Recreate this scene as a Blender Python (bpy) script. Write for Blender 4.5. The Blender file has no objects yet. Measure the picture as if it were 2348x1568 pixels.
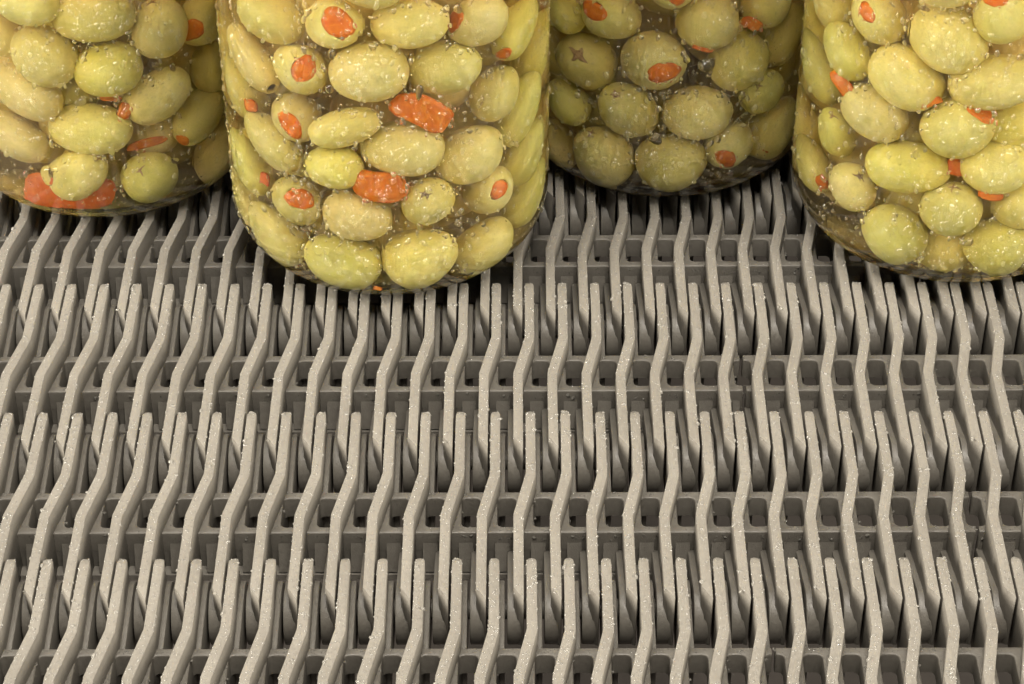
import bpy, bmesh, math, random
import numpy as np
from mathutils import Vector, Matrix
from math import sin, cos, pi, radians

MM = 0.001
scene = bpy.context.scene

# ------------------------------------------------------------------ camera
CAM_H = 396.76
YAW, TILT, ROLL = -0.00264, 0.686938, 0.004044
def camera_basis():
    r = Vector((cos(YAW), -sin(YAW), 0)); h = Vector((sin(YAW), cos(YAW), 0)); z = Vector((0, 0, 1))
    fwd = h * cos(TILT) - z * sin(TILT); up = h * sin(TILT) + z * cos(TILT)
    rr = r * cos(ROLL) - up * sin(ROLL); uu = r * sin(ROLL) + up * cos(ROLL)
    return rr, uu, fwd
RR, UU, FF = camera_basis()
cam_data = bpy.data.cameras.new('camera')
cam = bpy.data.objects.new('camera', cam_data)
scene.collection.objects.link(cam)
M = Matrix(((RR.x, UU.x, -FF.x, 0), (RR.y, UU.y, -FF.y, 0), (RR.z, UU.z, -FF.z, CAM_H * MM), (0, 0, 0, 1)))
cam.matrix_world = M
cam_data.sensor_width = 36.0
cam_data.lens = 36.0 * 5713.0 / 2347.0
cam_data.clip_start = 0.02
cam_data.clip_end = 50.0
scene.camera = cam

# ------------------------------------------------------------------ world and lamps
world = bpy.data.worlds.new('World'); scene.world = world
world.use_nodes = True
bg = world.node_tree.nodes['Background']
bg.inputs[0].default_value = (1.0, 0.9, 0.78, 1); bg.inputs[1].default_value = 0.02

def area(name, loc, target, sx, sy, power, col):
    l = bpy.data.lights.new(name, 'AREA'); l.shape = 'RECTANGLE'; l.size = sx; l.size_y = sy
    l.energy = power; l.color = col
    o = bpy.data.objects.new(name, l); scene.collection.objects.link(o)
    o.location = loc
    o.rotation_euler = (Vector(target) - Vector(loc)).to_track_quat('-Z', 'Y').to_euler()
    return o
area('lamp_left', (-0.85, 0.08, 0.50), (-0.02, 0.50, 0.0), 0.50, 0.60, 42.0, (1.0, 0.93, 0.82))
area('lamp_right', (0.86, 0.10, 0.52), (0.02, 0.50, 0.0), 0.50, 0.60, 29.0, (1.0, 0.93, 0.82))
area('lamp_top', (-0.06, 0.40, 0.80), (0.0, 0.46, 0.0), 1.10, 0.24, 10.0, (1.0, 0.94, 0.85))
area('lamp_front', (0.04, 0.12, 0.80), (0.03, 0.56, 0.03), 0.20, 0.16, 7.0, (1.0, 0.94, 0.85))

scene.view_settings.view_transform = 'Standard'
scene.view_settings.look = 'None'
scene.view_settings.exposure = -0.06
scene.view_settings.gamma = 1.0
scene.render.engine = 'CYCLES'
cy = scene.cycles
cy.use_denoising = True
cy.max_bounces = 18; cy.diffuse_bounces = 3; cy.glossy_bounces = 5
cy.transmission_bounces = 16; cy.transparent_max_bounces = 12; cy.volume_bounces = 2
cy.caustics_refractive = True; cy.caustics_reflective = False
cy.sample_clamp_indirect = 6.0

# ------------------------------------------------------------------ helpers
def tag(o, label=None, cat=None, group=None, kind=None):
    if label: o['label'] = label
    if cat: o['category'] = cat
    if group: o['group'] = group
    if kind: o['kind'] = kind
    return o

def link(name, data, parent=None, loc=None):
    o = bpy.data.objects.new(name, data); scene.collection.objects.link(o)
    if parent is not None: o.parent = parent
    if loc is not None: o.location = loc
    return o

def mesh_from(name, verts, faces, mat, smooth=True):
    me = bpy.data.meshes.new(name)
    me.from_pydata([tuple(v) for v in verts], [], [tuple(f) for f in faces])
    me.materials.append(mat)
    if smooth: me.polygons.foreach_set('use_smooth', [True] * len(me.polygons))
    me.update()
    return me

def mesh_bm(name, bm, mat, smooth=False):
    me = bpy.data.meshes.new(name); bm.to_mesh(me); bm.free()
    me.materials.append(mat)
    if smooth:
        me.polygons.foreach_set('use_smooth', [True] * len(me.polygons))
    return me

def mesh_tris(name, V, T, mat):
    """V (n,3) float, T (m,3) int -> smooth mesh, fast"""
    me = bpy.data.meshes.new(name)
    me.vertices.add(len(V)); me.vertices.foreach_set('co', V.astype(np.float32).ravel())
    me.loops.add(len(T) * 3); me.loops.foreach_set('vertex_index', T.astype(np.int32).ravel())
    me.polygons.add(len(T))
    me.polygons.foreach_set('loop_start', np.arange(0, len(T) * 3, 3, dtype=np.int32))
    me.polygons.foreach_set('loop_total', np.full(len(T), 3, dtype=np.int32))
    me.polygons.foreach_set('use_smooth', np.ones(len(T), dtype=bool))
    me.update(calc_edges=True); me.materials.append(mat)
    return me

# ------------------------------------------------------------------ materials
def new_mat(name):
    m = bpy.data.materials.new(name); m.use_nodes = True
    nt = m.node_tree; nt.nodes.clear()
    out = nt.nodes.new('ShaderNodeOutputMaterial')
    return m, nt, out
def N(nt, t, **kw):
    n = nt.nodes.new(t)
    for k, v in kw.items(): setattr(n, k, v)
    return n
def noise(nt, vec, scale, detail=3, rough=0.5, dist=0.0):
    n = N(nt, 'ShaderNodeTexNoise'); n.inputs['Scale'].default_value = scale
    n.inputs['Detail'].default_value = detail; n.inputs['Roughness'].default_value = rough
    n.inputs['Distortion'].default_value = dist
    if vec is not None: nt.links.new(vec, n.inputs['Vector'])
    return n
def ramp(nt, fac, stops):
    r = N(nt, 'ShaderNodeValToRGB'); e = r.color_ramp.elements
    while len(e) < len(stops): e.new(0.5)
    for i, (p, c) in enumerate(stops):
        e[i].position = p; e[i].color = c if len(c) == 4 else (*c, 1)
    nt.links.new(fac, r.inputs[0]); return r
def mixc(nt, fac, a, b, mode='MIX'):
    m = N(nt, 'ShaderNodeMix', data_type='RGBA', blend_type=mode)
    for sock, v in ((m.inputs[0], fac), (m.inputs[6], a), (m.inputs[7], b)):
        if hasattr(v, 'is_output'): nt.links.new(v, sock)
        else: sock.default_value = v if not isinstance(v, tuple) or len(v) == 4 else (*v, 1)
    return m.outputs[2]
def bump(nt, h, strength, dist, normal=None):
    b = N(nt, 'ShaderNodeBump'); b.inputs['Strength'].default_value = strength
    b.inputs['Distance'].default_value = dist
    nt.links.new(h, b.inputs['Height'])
    if normal is not None: nt.links.new(normal, b.inputs['Normal'])
    return b.outputs[0]

def mat_plastic():
    m, nt, out = new_mat('grey_belt_plastic')
    p = N(nt, 'ShaderNodeBsdfPrincipled'); nt.links.new(p.outputs[0], out.inputs[0])
    g = N(nt, 'ShaderNodeNewGeometry')
    n1 = noise(nt, g.outputs['Position'], 45, 4, 0.6)
    n2 = noise(nt, g.outputs['Position'], 900, 3, 0.6)
    c = ramp(nt, n1.outputs[0], [(0.3, (0.098, 0.089, 0.075)), (0.7, (0.139, 0.128, 0.109))])
    c2 = mixc(nt, 0.35, c.outputs[0], ramp(nt, n2.outputs[0], [(0.35, (0.095, 0.086, 0.073)), (0.65, (0.142, 0.132, 0.112))]).outputs[0])
    nt.links.new(c2, p.inputs['Base Color'])
    r = ramp(nt, n2.outputs[0], [(0.3, (0.36,) * 3), (0.7, (0.55,) * 3)]); nt.links.new(r.outputs[0], p.inputs['Roughness'])
    n3 = noise(nt, g.outputs['Position'], 2600, 2, 0.6)
    vo = N(nt, 'ShaderNodeTexVoronoi'); vo.inputs['Scale'].default_value = 2600
    nt.links.new(g.outputs['Position'], vo.inputs['Vector'])
    vr = ramp(nt, vo.outputs['Distance'], [(0.12, (1, 1, 1)), (0.34, (0, 0, 0))])
    b0 = bump(nt, n3.outputs[0], 0.35, 0.00012)
    nt.links.new(bump(nt, vr.outputs[0], 0.4, 0.0001, b0), p.inputs['Normal'])
    p.inputs['IOR'].default_value = 1.45
    return m
def mat_water_drop(name, glint_mix, col):
    m, nt, out = new_mat(name)
    p = N(nt, 'ShaderNodeBsdfGlass'); p.inputs['IOR'].default_value = 1.34
    p.inputs['Roughness'].default_value = 0.0
    p.inputs['Color'].default_value = (1, 1, 1, 1)
    d = N(nt, 'ShaderNodeBsdfDiffuse'); d.inputs[0].default_value = col
    mx = N(nt, 'ShaderNodeMixShader'); mx.inputs[0].default_value = glint_mix  # pale diffuse share stands in for the drops' bright glints
    nt.links.new(p.outputs[0], mx.inputs[1]); nt.links.new(d.outputs[0], mx.inputs[2])
    nt.links.new(mx.outputs[0], out.inputs[0])
    return m
def mat_glass_outer():
    m, nt, out = new_mat('jar_glass_outer')
    p = N(nt, 'ShaderNodeBsdfGlass'); p.inputs['IOR'].default_value = 1.5
    p.inputs['Roughness'].default_value = 0.0; p.inputs['Color'].default_value = (0.985, 0.995, 0.985, 1)
    tc = N(nt, 'ShaderNodeTexCoord')
    mp = N(nt, 'ShaderNodeMapping'); mp.inputs['Scale'].default_value = (1, 1, 0.035)
    nt.links.new(tc.outputs['Object'], mp.inputs[0])
    streak = noise(nt, mp.outputs[0], 420, 2, 0.5)
    sr = ramp(nt, streak.outputs[0], [(0.60, (0, 0, 0)), (0.72, (1, 1, 1))])
    wav = noise(nt, tc.outputs['Object'], 60, 2, 0.5)
    b1 = bump(nt, wav.outputs[0], 0.25, 0.0012)
    b2 = bump(nt, sr.outputs[0], 0.35, 0.00012, b1)
    nt.links.new(b2, p.inputs['Normal'])
    nt.links.new(p.outputs[0], out.inputs[0])
    return m
def mat_glass_inner():
    m, nt, out = new_mat('jar_glass_against_brine')
    p = N(nt, 'ShaderNodeBsdfGlass'); p.inputs['IOR'].default_value = 1.5 / 1.335
    p.inputs['Roughness'].default_value = 0.0; p.inputs['Color'].default_value = (0.99, 1, 0.99, 1)
    nt.links.new(p.outputs[0], out.inputs[0])
    return m
def mat_brine():
    m, nt, out = new_mat('cloudy_brine')
    v = N(nt, 'ShaderNodeVolumeAbsorption')
    v.inputs['Color'].default_value = (0.86, 0.585, 0.15, 1); v.inputs['Density'].default_value = 24.0
    sc = N(nt, 'ShaderNodeVolumeScatter')
    sc.inputs['Color'].default_value = (1.0, 0.83, 0.46, 1); sc.inputs['Density'].default_value = 14.0
    sc.inputs['Anisotropy'].default_value = 0.5
    ad = N(nt, 'ShaderNodeAddShader')
    nt.links.new(v.outputs[0], ad.inputs[0]); nt.links.new(sc.outputs[0], ad.inputs[1])
    nt.links.new(ad.outputs[0], out.inputs['Volume'])
    return m
def mat_olive():
    m, nt, out = new_mat('olive_skin')
    p = N(nt, 'ShaderNodeBsdfPrincipled'); nt.links.new(p.outputs[0], out.inputs[0])
    oi = N(nt, 'ShaderNodeObjectInfo'); tc = N(nt, 'ShaderNodeTexCoord')
    off = N(nt, 'ShaderNodeVectorMath', operation='MULTIPLY_ADD')
    nt.links.new(tc.outputs['Object'], off.inputs[0]); off.inputs[1].default_value = (1, 1, 1)
    sc = N(nt, 'ShaderNodeVectorMath', operation='SCALE'); sc.inputs[0].default_value = (3, 7, 5)
    nt.links.new(oi.outputs['Random'], sc.inputs['Scale']); nt.links.new(sc.outputs[0], off.inputs[2])
    vec = off.outputs[0]
    mp = N(nt, 'ShaderNodeMapping'); mp.inputs['Scale'].default_value = (1, 1, 0.22); nt.links.new(vec, mp.inputs[0])
    big = noise(nt, vec, 130, 3, 0.55, 0.4)
    stre = noise(nt, mp.outputs[0], 520, 5, 0.62, 0.6)
    fine = noise(nt, vec, 2600, 2, 0.6)
    bigr = ramp(nt, big.outputs[0], [(0.32, (0, 0, 0)), (0.68, (1, 1, 1))])
    light = mixc(nt, 1.0, oi.outputs['Color'], (1.18, 1.16, 1.35), 'MULTIPLY')
    base = mixc(nt, bigr.outputs[0], oi.outputs['Color'], light)
    s2 = ramp(nt, stre.outputs[0], [(0.3, (0.86, 0.86, 0.78)), (0.7, (1.08, 1.08, 1.14))])
    base = mixc(nt, 0.6, base, s2.outputs[0], 'MULTIPLY')
    f2 = ramp(nt, fine.outputs[0], [(0.36, (0.78, 0.76, 0.66)), (0.5, (1, 1, 1))])
    base = mixc(nt, 0.35, base, f2.outputs[0], 'MULTIPLY')
    br = noise(nt, vec, 75, 4, 0.65, 0.8)
    brr = ramp(nt, br.outputs[0], [(0.62, (0, 0, 0)), (0.74, (1, 1, 1))])
    brm = N(nt, 'ShaderNodeMath', operation='MULTIPLY'); nt.links.new(brr.outputs[0], brm.inputs[0]); brm.inputs[1].default_value = 0.45
    base = mixc(nt, brm.outputs[0], base, (0.50, 0.34, 0.12))
    nt.links.new(base, p.inputs['Base Color'])
    p.inputs['Roughness'].default_value = 0.42
    p.inputs['Specular IOR Level'].default_value = 0.22
    p.inputs['Subsurface Weight'].default_value = 0.35
    p.inputs['Subsurface Radius'].default_value = (1.0, 0.85, 0.3)
    p.inputs['Subsurface Scale'].default_value = 0.0022
    b = bump(nt, stre.outputs[0], 0.16, 0.0004)
    nt.links.new(bump(nt, fine.outputs[0], 0.12, 0.0001, b), p.inputs['Normal'])
    return m
def mat_pimiento():
    m, nt, out = new_mat('pimiento_flesh')
    p = N(nt, 'ShaderNodeBsdfPrincipled'); nt.links.new(p.outputs[0], out.inputs[0])
    g = N(nt, 'ShaderNodeNewGeometry')
    n1 = noise(nt, g.outputs['Position'], 420, 4, 0.6, 0.5)
    c = ramp(nt, n1.outputs[0], [(0.3, (0.50, 0.105, 0.010)), (0.55, (0.60, 0.16, 0.013)), (0.75, (0.68, 0.23, 0.025))])
    oi = N(nt, 'ShaderNodeObjectInfo')
    nt.links.new(mixc(nt, 1.0, c.outputs[0], oi.outputs['Color'], 'MULTIPLY'), p.inputs['Base Color'])
    p.inputs['Roughness'].default_value = 0.4; p.inputs['Specular IOR Level'].default_value = 0.25
    p.inputs['Subsurface Weight'].default_value = 0.3
    p.inputs['Subsurface Radius'].default_value = (1.0, 0.3, 0.1); p.inputs['Subsurface Scale'].default_value = 0.0015
    nt.links.new(bump(nt, n1.outputs[0], 0.2, 0.0002), p.inputs['Normal'])
    return m
def mat_simple(name, col, rough, spec=0.3, nscale=600):
    m, nt, out = new_mat(name)
    p = N(nt, 'ShaderNodeBsdfPrincipled'); nt.links.new(p.outputs[0], out.inputs[0])
    g = N(nt, 'ShaderNodeNewGeometry'); n1 = noise(nt, g.outputs['Position'], nscale, 3, 0.6)
    c = ramp(nt, n1.outputs[0], [(0.3, tuple(v * 0.75 for v in col)), (0.7, tuple(v * 1.2 for v in col))])
    nt.links.new(c.outputs[0], p.inputs['Base Color'])
    p.inputs['Roughness'].default_value = rough; p.inputs['Specular IOR Level'].default_value = spec
    return m

PLASTIC = mat_plastic(); DROP = mat_water_drop('fine_condensation_drop', 0.042, (0.88, 0.84, 0.60, 1)); DROP_BIG = mat_water_drop('clear_water_drop', 0.01, (0.8, 0.8, 0.7, 1)); DROP_PALE = mat_water_drop('pale_glint_drop', 0.42, (0.26, 0.247, 0.218, 1))  # drops on glass and belt carry their highlights as pale diffuse colour
GLASS_O = mat_glass_outer(); GLASS_I = mat_glass_inner(); BRINE = mat_brine()
OLIVE = mat_olive(); PIM = mat_pimiento()
SCAR = mat_simple('brown_olive_scar', (0.36, 0.22, 0.11), 0.6)
PITDARK = mat_simple('dark_pit_cut', (0.20, 0.12, 0.07), 0.7)
VOID_DARK = mat_simple('void_black', (0.035, 0.03, 0.026), 0.6, 0.4, 40)  # near-black colour paints the darkness seen through the belt openings
ROD = mat_simple('hinge_rod_plastic', (0.10, 0.09, 0.075), 0.5)

# ------------------------------------------------------------------ added dark sheet standing in for the black void under the belt
bm = bmesh.new(); bmesh.ops.create_grid(bm, x_segments=1, y_segments=1, size=1)
for v in bm.verts: v.co = Vector((v.co.x * 0.9, 0.5 + v.co.y * 0.9, -0.14))
tag(link('dark_void_sheet', mesh_bm('dark_void_sheet', bm, VOID_DARK)), kind='structure')

# ------------------------------------------------------------------ the belt
W, P = 8.4458, 50.8
X0, Y0 = 3.1689, 407.397
NMIN, NMAX, RMIN, RMAX = -18, 18, -1, 6
ZB, ZU = -6.0, -18.6            # top and underside of the bars
HY, HZ, HR = -55.6, -12.5, 6.6  # hinge axis, its radius

def bevel(bm, off, seg=2, ang=35):
    ed = [e for e in bm.edges if len(e.link_faces) == 2 and e.calc_face_angle(0) > radians(ang)]
    bmesh.ops.bevel(bm, geom=ed, offset=off, segments=seg, profile=0.5, affect='EDGES', clamp_overlap=True)

def rib_mesh():
    hw = 1.17; o = -2.95
    def top(y): return 0.0 if y < -2.6 else -0.95 * ((y + 2.6) / 2.6) ** 2
    st = []   # (xl, yl, xr, yr)
    for y, k in ((0.0, 0.26), (-0.3, 0.58), (-0.9, 0.82), (-1.8, 0.96), (-3.0, 1.0)):
        st.append((-hw * k, y, hw * k, y))
    st += [(-hw, -12, hw, -12), (-hw - 0.02, -22.9, hw, -23.9), (o - hw, -37.0, o + hw, -38.0),
           (o - hw, -50, o + hw, -50), (o - hw, -60.2, o + hw, -60.2)]
    bm = bmesh.new(); rows = []
    for xl, yl, xr, yr in st:
        ym = (yl + yr) / 2
        d = abs(ym - (-5.0))
        zb = -18.2
        if ym > -5.0: zb = -13.2 - 4.0 * math.sqrt(max(0, 1 - ((ym + 5.0) / 5.2) ** 2))
        rows.append([bm.verts.new((xl, yl, top(yl))), bm.verts.new((xr, yr, top(yr))),
                     bm.verts.new((xr, yr, zb)), bm.verts.new((xl, yl, zb))])
    # the slanted end that drops down in front of the hinge
    e = [bm.verts.new((o - hw, -61.0, 0)), bm.verts.new((o + hw, -64.9, 0)),
         bm.verts.new((o + hw, -64.5, -15.5)), bm.verts.new((o + hw - 0.75, -64.2, -15.5))]
    rows.append(e)
    for a, b in zip(rows[:-1], rows[1:]):
        for i in range(4):
            j = (i + 1) % 4
            bm.faces.new((a[i], a[j], b[j], b[i]))
    bm.faces.new(rows[0][::-1]); bm.faces.new(rows[-1])
    bmesh.ops.recalc_face_normals(bm, faces=bm.faces)
    bevel(bm, 0.24, 2, 28)
    bmesh.ops.scale(bm, vec=(MM,) * 3, verts=bm.verts)
    me = mesh_bm('rib', bm, PLASTIC, True)
    return me

def disc_link(x0, x1, yc, zc, r, ybar, ztop, zbot, sgn, shoulder):
    """a hinge link: rounded nose about the hinge axis, running back to its bar"""
    prof = []
    n = 14
    for i in range(n + 1):
        a = pi / 2 - pi * i / n
        prof.append((yc - sgn * r * cos(a), zc + r * sin(a)))
    prof = [(ybar, ztop)] + ([(yc + sgn * shoulder, zc + r)] if shoulder else []) + prof + [(ybar, zbot)]
    bm = bmesh.new()
    A = [bm.verts.new((x0, y, z)) for y, z in prof]; B = [bm.verts.new((x1, y, z)) for y, z in prof]
    bm.faces.new(A); bm.faces.new(B[::-1])
    for i in range(len(prof)):
        j = (i + 1) % len(prof); bm.faces.new((A[j], A[i], B[i], B[j]))
    bmesh.ops.recalc_face_normals(bm, faces=bm.faces)
    bevel(bm, 0.3, 2, 50)
    bmesh.ops.scale(bm, vec=(MM,) * 3, verts=bm.verts)
    return bm

RIB = rib_mesh()
KNUCKLE = mesh_bm('hinge_knuckle', disc_link(-5.55, -2.1, -56.8, -12.6, 7.2, -36.5, -12.0, -18.3, 1, 0), PLASTIC, True)
EAR = mesh_bm('hinge_ear', disc_link(0.9, 2.35, -4.8, -12.6, 6.6, -23.8, -8.0, -18.3, -1, 0), PLASTIC, True)
for me_ in (RIB, KNUCKLE, EAR):
    me_.set_sharp_from_angle(angle=radians(38))

def bar_mesh(na, nb):
    """one module's bar: struts between rounded openings; module ends halfway an opening"""
    bm = bmesh.new()
    yb, yf, hb, hf = -23.2, -37.2, -25.4, -35.1
    hx = 2.2; rc = 1.25
    cx0 = 0.33 * W            # centre of the opening right of tip n
    for n in range(na, nb + 1):
        L = n * W - W + cx0; R = n * W + cx0     # opening centres left and right of this strut
        gl = 0.35 if n == na else 0.0; gr = 0.35 if n == nb else 0.0
        out = [(L + gl, yb), (R - gr, yb)]
        # down the right side: half opening
        arc = []
        def corner(cx, cyy, a0, a1):
            for i in range(5):
                a = radians(a0 + (a1 - a0) * i / 4)
                arc.append((cx + rc * cos(a), cyy + rc * sin(a)))
        out.append((R - gr, hb))
        arc.clear(); corner(R - hx + rc, hb - rc, 90, 180); corner(R - hx + rc, hf + rc, 180, 270); out += list(arc)
        out += [(R - gr, hf), (R - gr, yf), (L + gl, yf), (L + gl, hf)]
        arc.clear(); corner(L + hx - rc, hf + rc, 270, 360); corner(L + hx - rc, hb - rc, 0, 90); out += list(arc)
        out += [(L + gl, hb)]
        T = [bm.verts.new((x, y, ZB)) for x, y in out]; B = [bm.verts.new((x, y, -11.8)) for x, y in out]
        # quads of the flat top: back web, strut, front web
        bm.faces.new(T)
        k = len(out)
        for i in range(k):
            j = (i + 1) % k
            internal_r = (out[i][0] == R - gr and out[j][0] == R - gr and gr == 0)
            internal_l = (out[i][0] == L + gl and out[j][0] == L + gl and gl == 0)
            if internal_r or internal_l: continue
            bm.faces.new((T[i], B[i], B[j], T[j]))
    bmesh.ops.remove_doubles(bm, verts=bm.verts, dist=0.001)
    bmesh.ops.recalc_face_normals(bm, faces=bm.faces)
    for f in bm.faces:
        if abs(f.normal.z) > 0.9 and f.normal.z < 0: f.normal_flip()
    bevel(bm, 0.38, 3, 60)
    # slanted panels on the front face
    for n in range(na, nb + 1):
        xa, xb = n * W + 0.0 * W, n * W + 0.40 * W
        if n == nb: xb = n * W + 0.2 * W
        pts = [(xa, -37.1, -9.0), (xb, -37.1, -9.0), (xb + .1, -39.6, -16.4), (xa - .1, -39.6, -16.4)]
        bk = [(x, -36.9, z) for x, y, z in pts]
        a = [bm.verts.new(q) for q in pts]; b = [bm.verts.new(q) for q in bk]
        bm.faces.new(a[::-1])
        for i in range(4):
            j = (i + 1) % 4; bm.faces.new((a[i], a[j], b[j], b[i]))
    # the bar's deep front wall below the top web
    xa, xb = na * W - W + cx0 + 0.35, nb * W + cx0 - 0.35
    s = [(-37.2, -11.7), (-37.2, -18.6), (-35.4, -18.6), (-35.2, -11.7)]
    a = [bm.verts.new((xa, y, z)) for y, z in s]; b = [bm.verts.new((xb, y, z)) for y, z in s]
    for i in range(4):
        j = (i + 1) % 4; bm.faces.new((a[i], b[i], b[j], a[j]))
    bm.faces.new(a); bm.faces.new(b[::-1])
    # lower lip
    xa, xb = na * W - W + cx0 + 0.35, nb * W + cx0 - 0.35
    s = [(-36.9, -16.6), (-40.0, -16.9), (-40.2, -18.2), (-36.9, -18.55)]
    a = [bm.verts.new((xa, y, z)) for y, z in s]; b = [bm.verts.new((xb, y, z)) for y, z in s]
    for i in range(4):
        j = (i + 1) % 4; bm.faces.new((a[i], b[i], b[j], a[j]))
    bm.faces.new(a); bm.faces.new(b[::-1])
    bmesh.ops.recalc_face_normals(bm, faces=bm.faces)
    bmesh.ops.scale(bm, vec=(MM,) * 3, verts=bm.verts)
    me = mesh_bm('belt_module', bm, PLASTIC, True)
    me.set_sharp_from_angle(angle=radians(38))
    return me

belt = link('conveyor_belt', None, None, (X0 * MM, Y0 * MM, 0))
tag(belt, 'wet grey plastic raised rib conveyor belt under the olive jars', 'conveyor belt')
bars = {}
for r in range(RMIN, RMAX + 1):
    split = 6 if r % 2 == 0 else 12
    split = 6 if r in (0, 2, 4, 6) else 12
    for a, b in ((NMIN, split), (split + 1, NMAX)):
        if (a, b) not in bars: bars[(a, b)] = bar_mesh(a, b)
        mod = link('belt_module', bars[(a, b)], belt, (0, r * P * MM, 0))
        for n in range(a, b + 1):
            for nm, me in (('rib', RIB), ('hinge_knuckle', KNUCKLE), ('hinge_ear', EAR)):
                link(nm, me, mod, (n * W * MM, 0, 0))
# hinge rods
for r in range(RMIN, RMAX):
    bm = bmesh.new()
    bmesh.ops.create_cone(bm, cap_ends=True, segments=12, radius1=2.4 * MM, radius2=2.4 * MM, depth=(NMAX - NMIN + 1.5) * W * MM)
    bmesh.ops.rotate(bm, verts=bm.verts, matrix=Matrix.Rotation(pi / 2, 3, 'Y'))
    link('hinge_rod', mesh_bm('hinge_rod', bm, ROD, True), belt, (0, (r * P - 4.8) * MM, HZ * MM))

# ------------------------------------------------------------------ jars
R_OUT, WALL = 41.6, 2.6
R_IN = R_OUT - WALL
HEEL = 15.0
JARS = {'leftmost': (-111.5, 569.0), 'front': (-33.2, 535.4), 'rear': (40.4, 577.6), 'rightmost': (114.6, 540.0)}
JLAB = {'leftmost': 'glass olive jar at the left picture edge with a red slab at its bottom',
        'front': 'glass jar of stuffed olives standing furthest forward, second from left',
        'rear': 'glass jar of olives standing behind between the front jar and the rightmost jar',
        'rightmost': 'glass jar of olives at the right edge of the picture'}

def lathe(prof, seg, close_axis=True):
    V = []; F = []
    n = len(prof)
    for r, z in prof:
        for k in range(seg):
            a = 2 * pi * k / seg; V.append((r * cos(a) * MM, r * sin(a) * MM, z * MM))
    for i in range(n - 1):
        for k in range(seg):
            l = (k + 1) % seg
            F.append((i * seg + k, i * seg + l, (i + 1) * seg + l, (i + 1) * seg + k))
    return V, F

def jar_meshes():
    seg = 160
    outer = [(0.01, 2.0), (12, 1.9), (22, 1.3), (26.0, 0.35), (27.5, 0.0), (29.0, 0.25)]
    H2 = HEEL
    for i in range(1, 17):
        t = pi / 2 * i / 16
        rr = R_OUT - 12.6 + 12.6 * sin(t); zz = 0.25 + (H2 - 0.25) * (1 - cos(t))
        outer.append((rr, zz))
    outer += [(R_OUT, z) for z in (20, 30, 45, 60, 80, 100, 118, 124)]
    for i in range(1, 9):
        t = pi / 2 * i / 8; outer.append((R_OUT - 9 + 9 * cos(t), 124 + 9 * sin(t)))
    outer += [(31.5, 134.0), (31.0, 136), (31, 148), (31.8, 149.5)]
    inner = [(29.6, 149.5), (28.6, 148), (28.6, 136), (29, 131.8)]
    for i in range(8, 0, -1):
        t = pi / 2 * i / 8; inner.append((R_IN - 7 + 7 * cos(t), 124 + 7 * sin(t)))
    inner += [(R_IN, z) for z in (124, 118, 100, 80, 60, 45, 30, 20)]
    for i in range(16, 0, -1):
        t = pi / 2 * i / 16
        inner.append((R_IN - 11 + 11 * sin(t), 4.4 + (H2 + 1 - 4.4) * (1 - cos(t))))
    inner += [(24, 4.7), (14, 5.3), (0.01, 5.6)]
    V1, F1 = lathe(outer + inner, seg)
    me = bpy.data.meshes.new('glass'); me.from_pydata(V1, [], F1)
    me.materials.append(GLASS_O); me.materials.append(GLASS_I)
    no = len(outer)
    mi = []
    for i in range(len(outer) + len(inner) - 1):
        mi += [1 if i > no + 2 else 0] * seg
    me.polygons.foreach_set('material_index', mi)
    me.polygons.foreach_set('use_smooth', [True] * len(me.polygons)); me.update()
    bmx = bmesh.new(); bmx.from_mesh(me); bmesh.ops.recalc_face_normals(bmx, faces=bmx.faces); bmx.to_mesh(me); bmx.free()
    # the brine: slightly larger than the cavity so that no air film is left
    bp = [(0.01, 5.3), (14, 5.0), (24, 4.4)]
    for i in range(1, 17):
        t = pi / 2 * i / 16
        bp.append((R_IN + .25 - 11 + 11 * sin(t), 4.1 + (H2 + 1 - 4.1) * (1 - cos(t))))
    bp += [(R_IN + .25, 124), (36, 129.5), (30, 132), (28.7, 136), (0.01, 136)]
    V2, F2 = lathe(bp, 96)
    mb = bpy.data.meshes.new('brine'); mb.from_pydata(V2, [], F2); mb.materials.append(BRINE)
    bmx = bmesh.new(); bmx.from_mesh(mb); bmesh.ops.remove_doubles(bmx, verts=bmx.verts, dist=1e-5)
    bmesh.ops.recalc_face_normals(bmx, faces=bmx.faces); bmx.to_mesh(mb); bmx.free()
    return me, mb
GLASS_ME, BRINE_ME = jar_meshes()

# drops: a cap of small rings, instanced in numpy
def cap_template(rings, seg, h):
    V = [(0, 0, h)]
    for i in range(1, rings + 1):
        t = pi / 2 * i / rings
        for k in range(seg):
            a = 2 * pi * k / seg + 0.3 * i; V.append((sin(t) * cos(a), sin(t) * sin(a), h * cos(t)))
    T = []
    for k in range(seg): T.append((0, 1 + k, 1 + (k + 1) % seg))
    for i in range(rings - 1):
        for k in range(seg):
            a = 1 + i * seg + k; b = 1 + i * seg + (k + 1) % seg; c = a + seg; d = b + seg
            T += [(a, c, d), (a, d, b)]
    return np.array(V, float), np.array(T, int)
CAPS = {'s': cap_template(2, 6, 1.0), 'm': cap_template(3, 9, 1.0), 'l': cap_template(6, 22, 1.0)}

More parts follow.
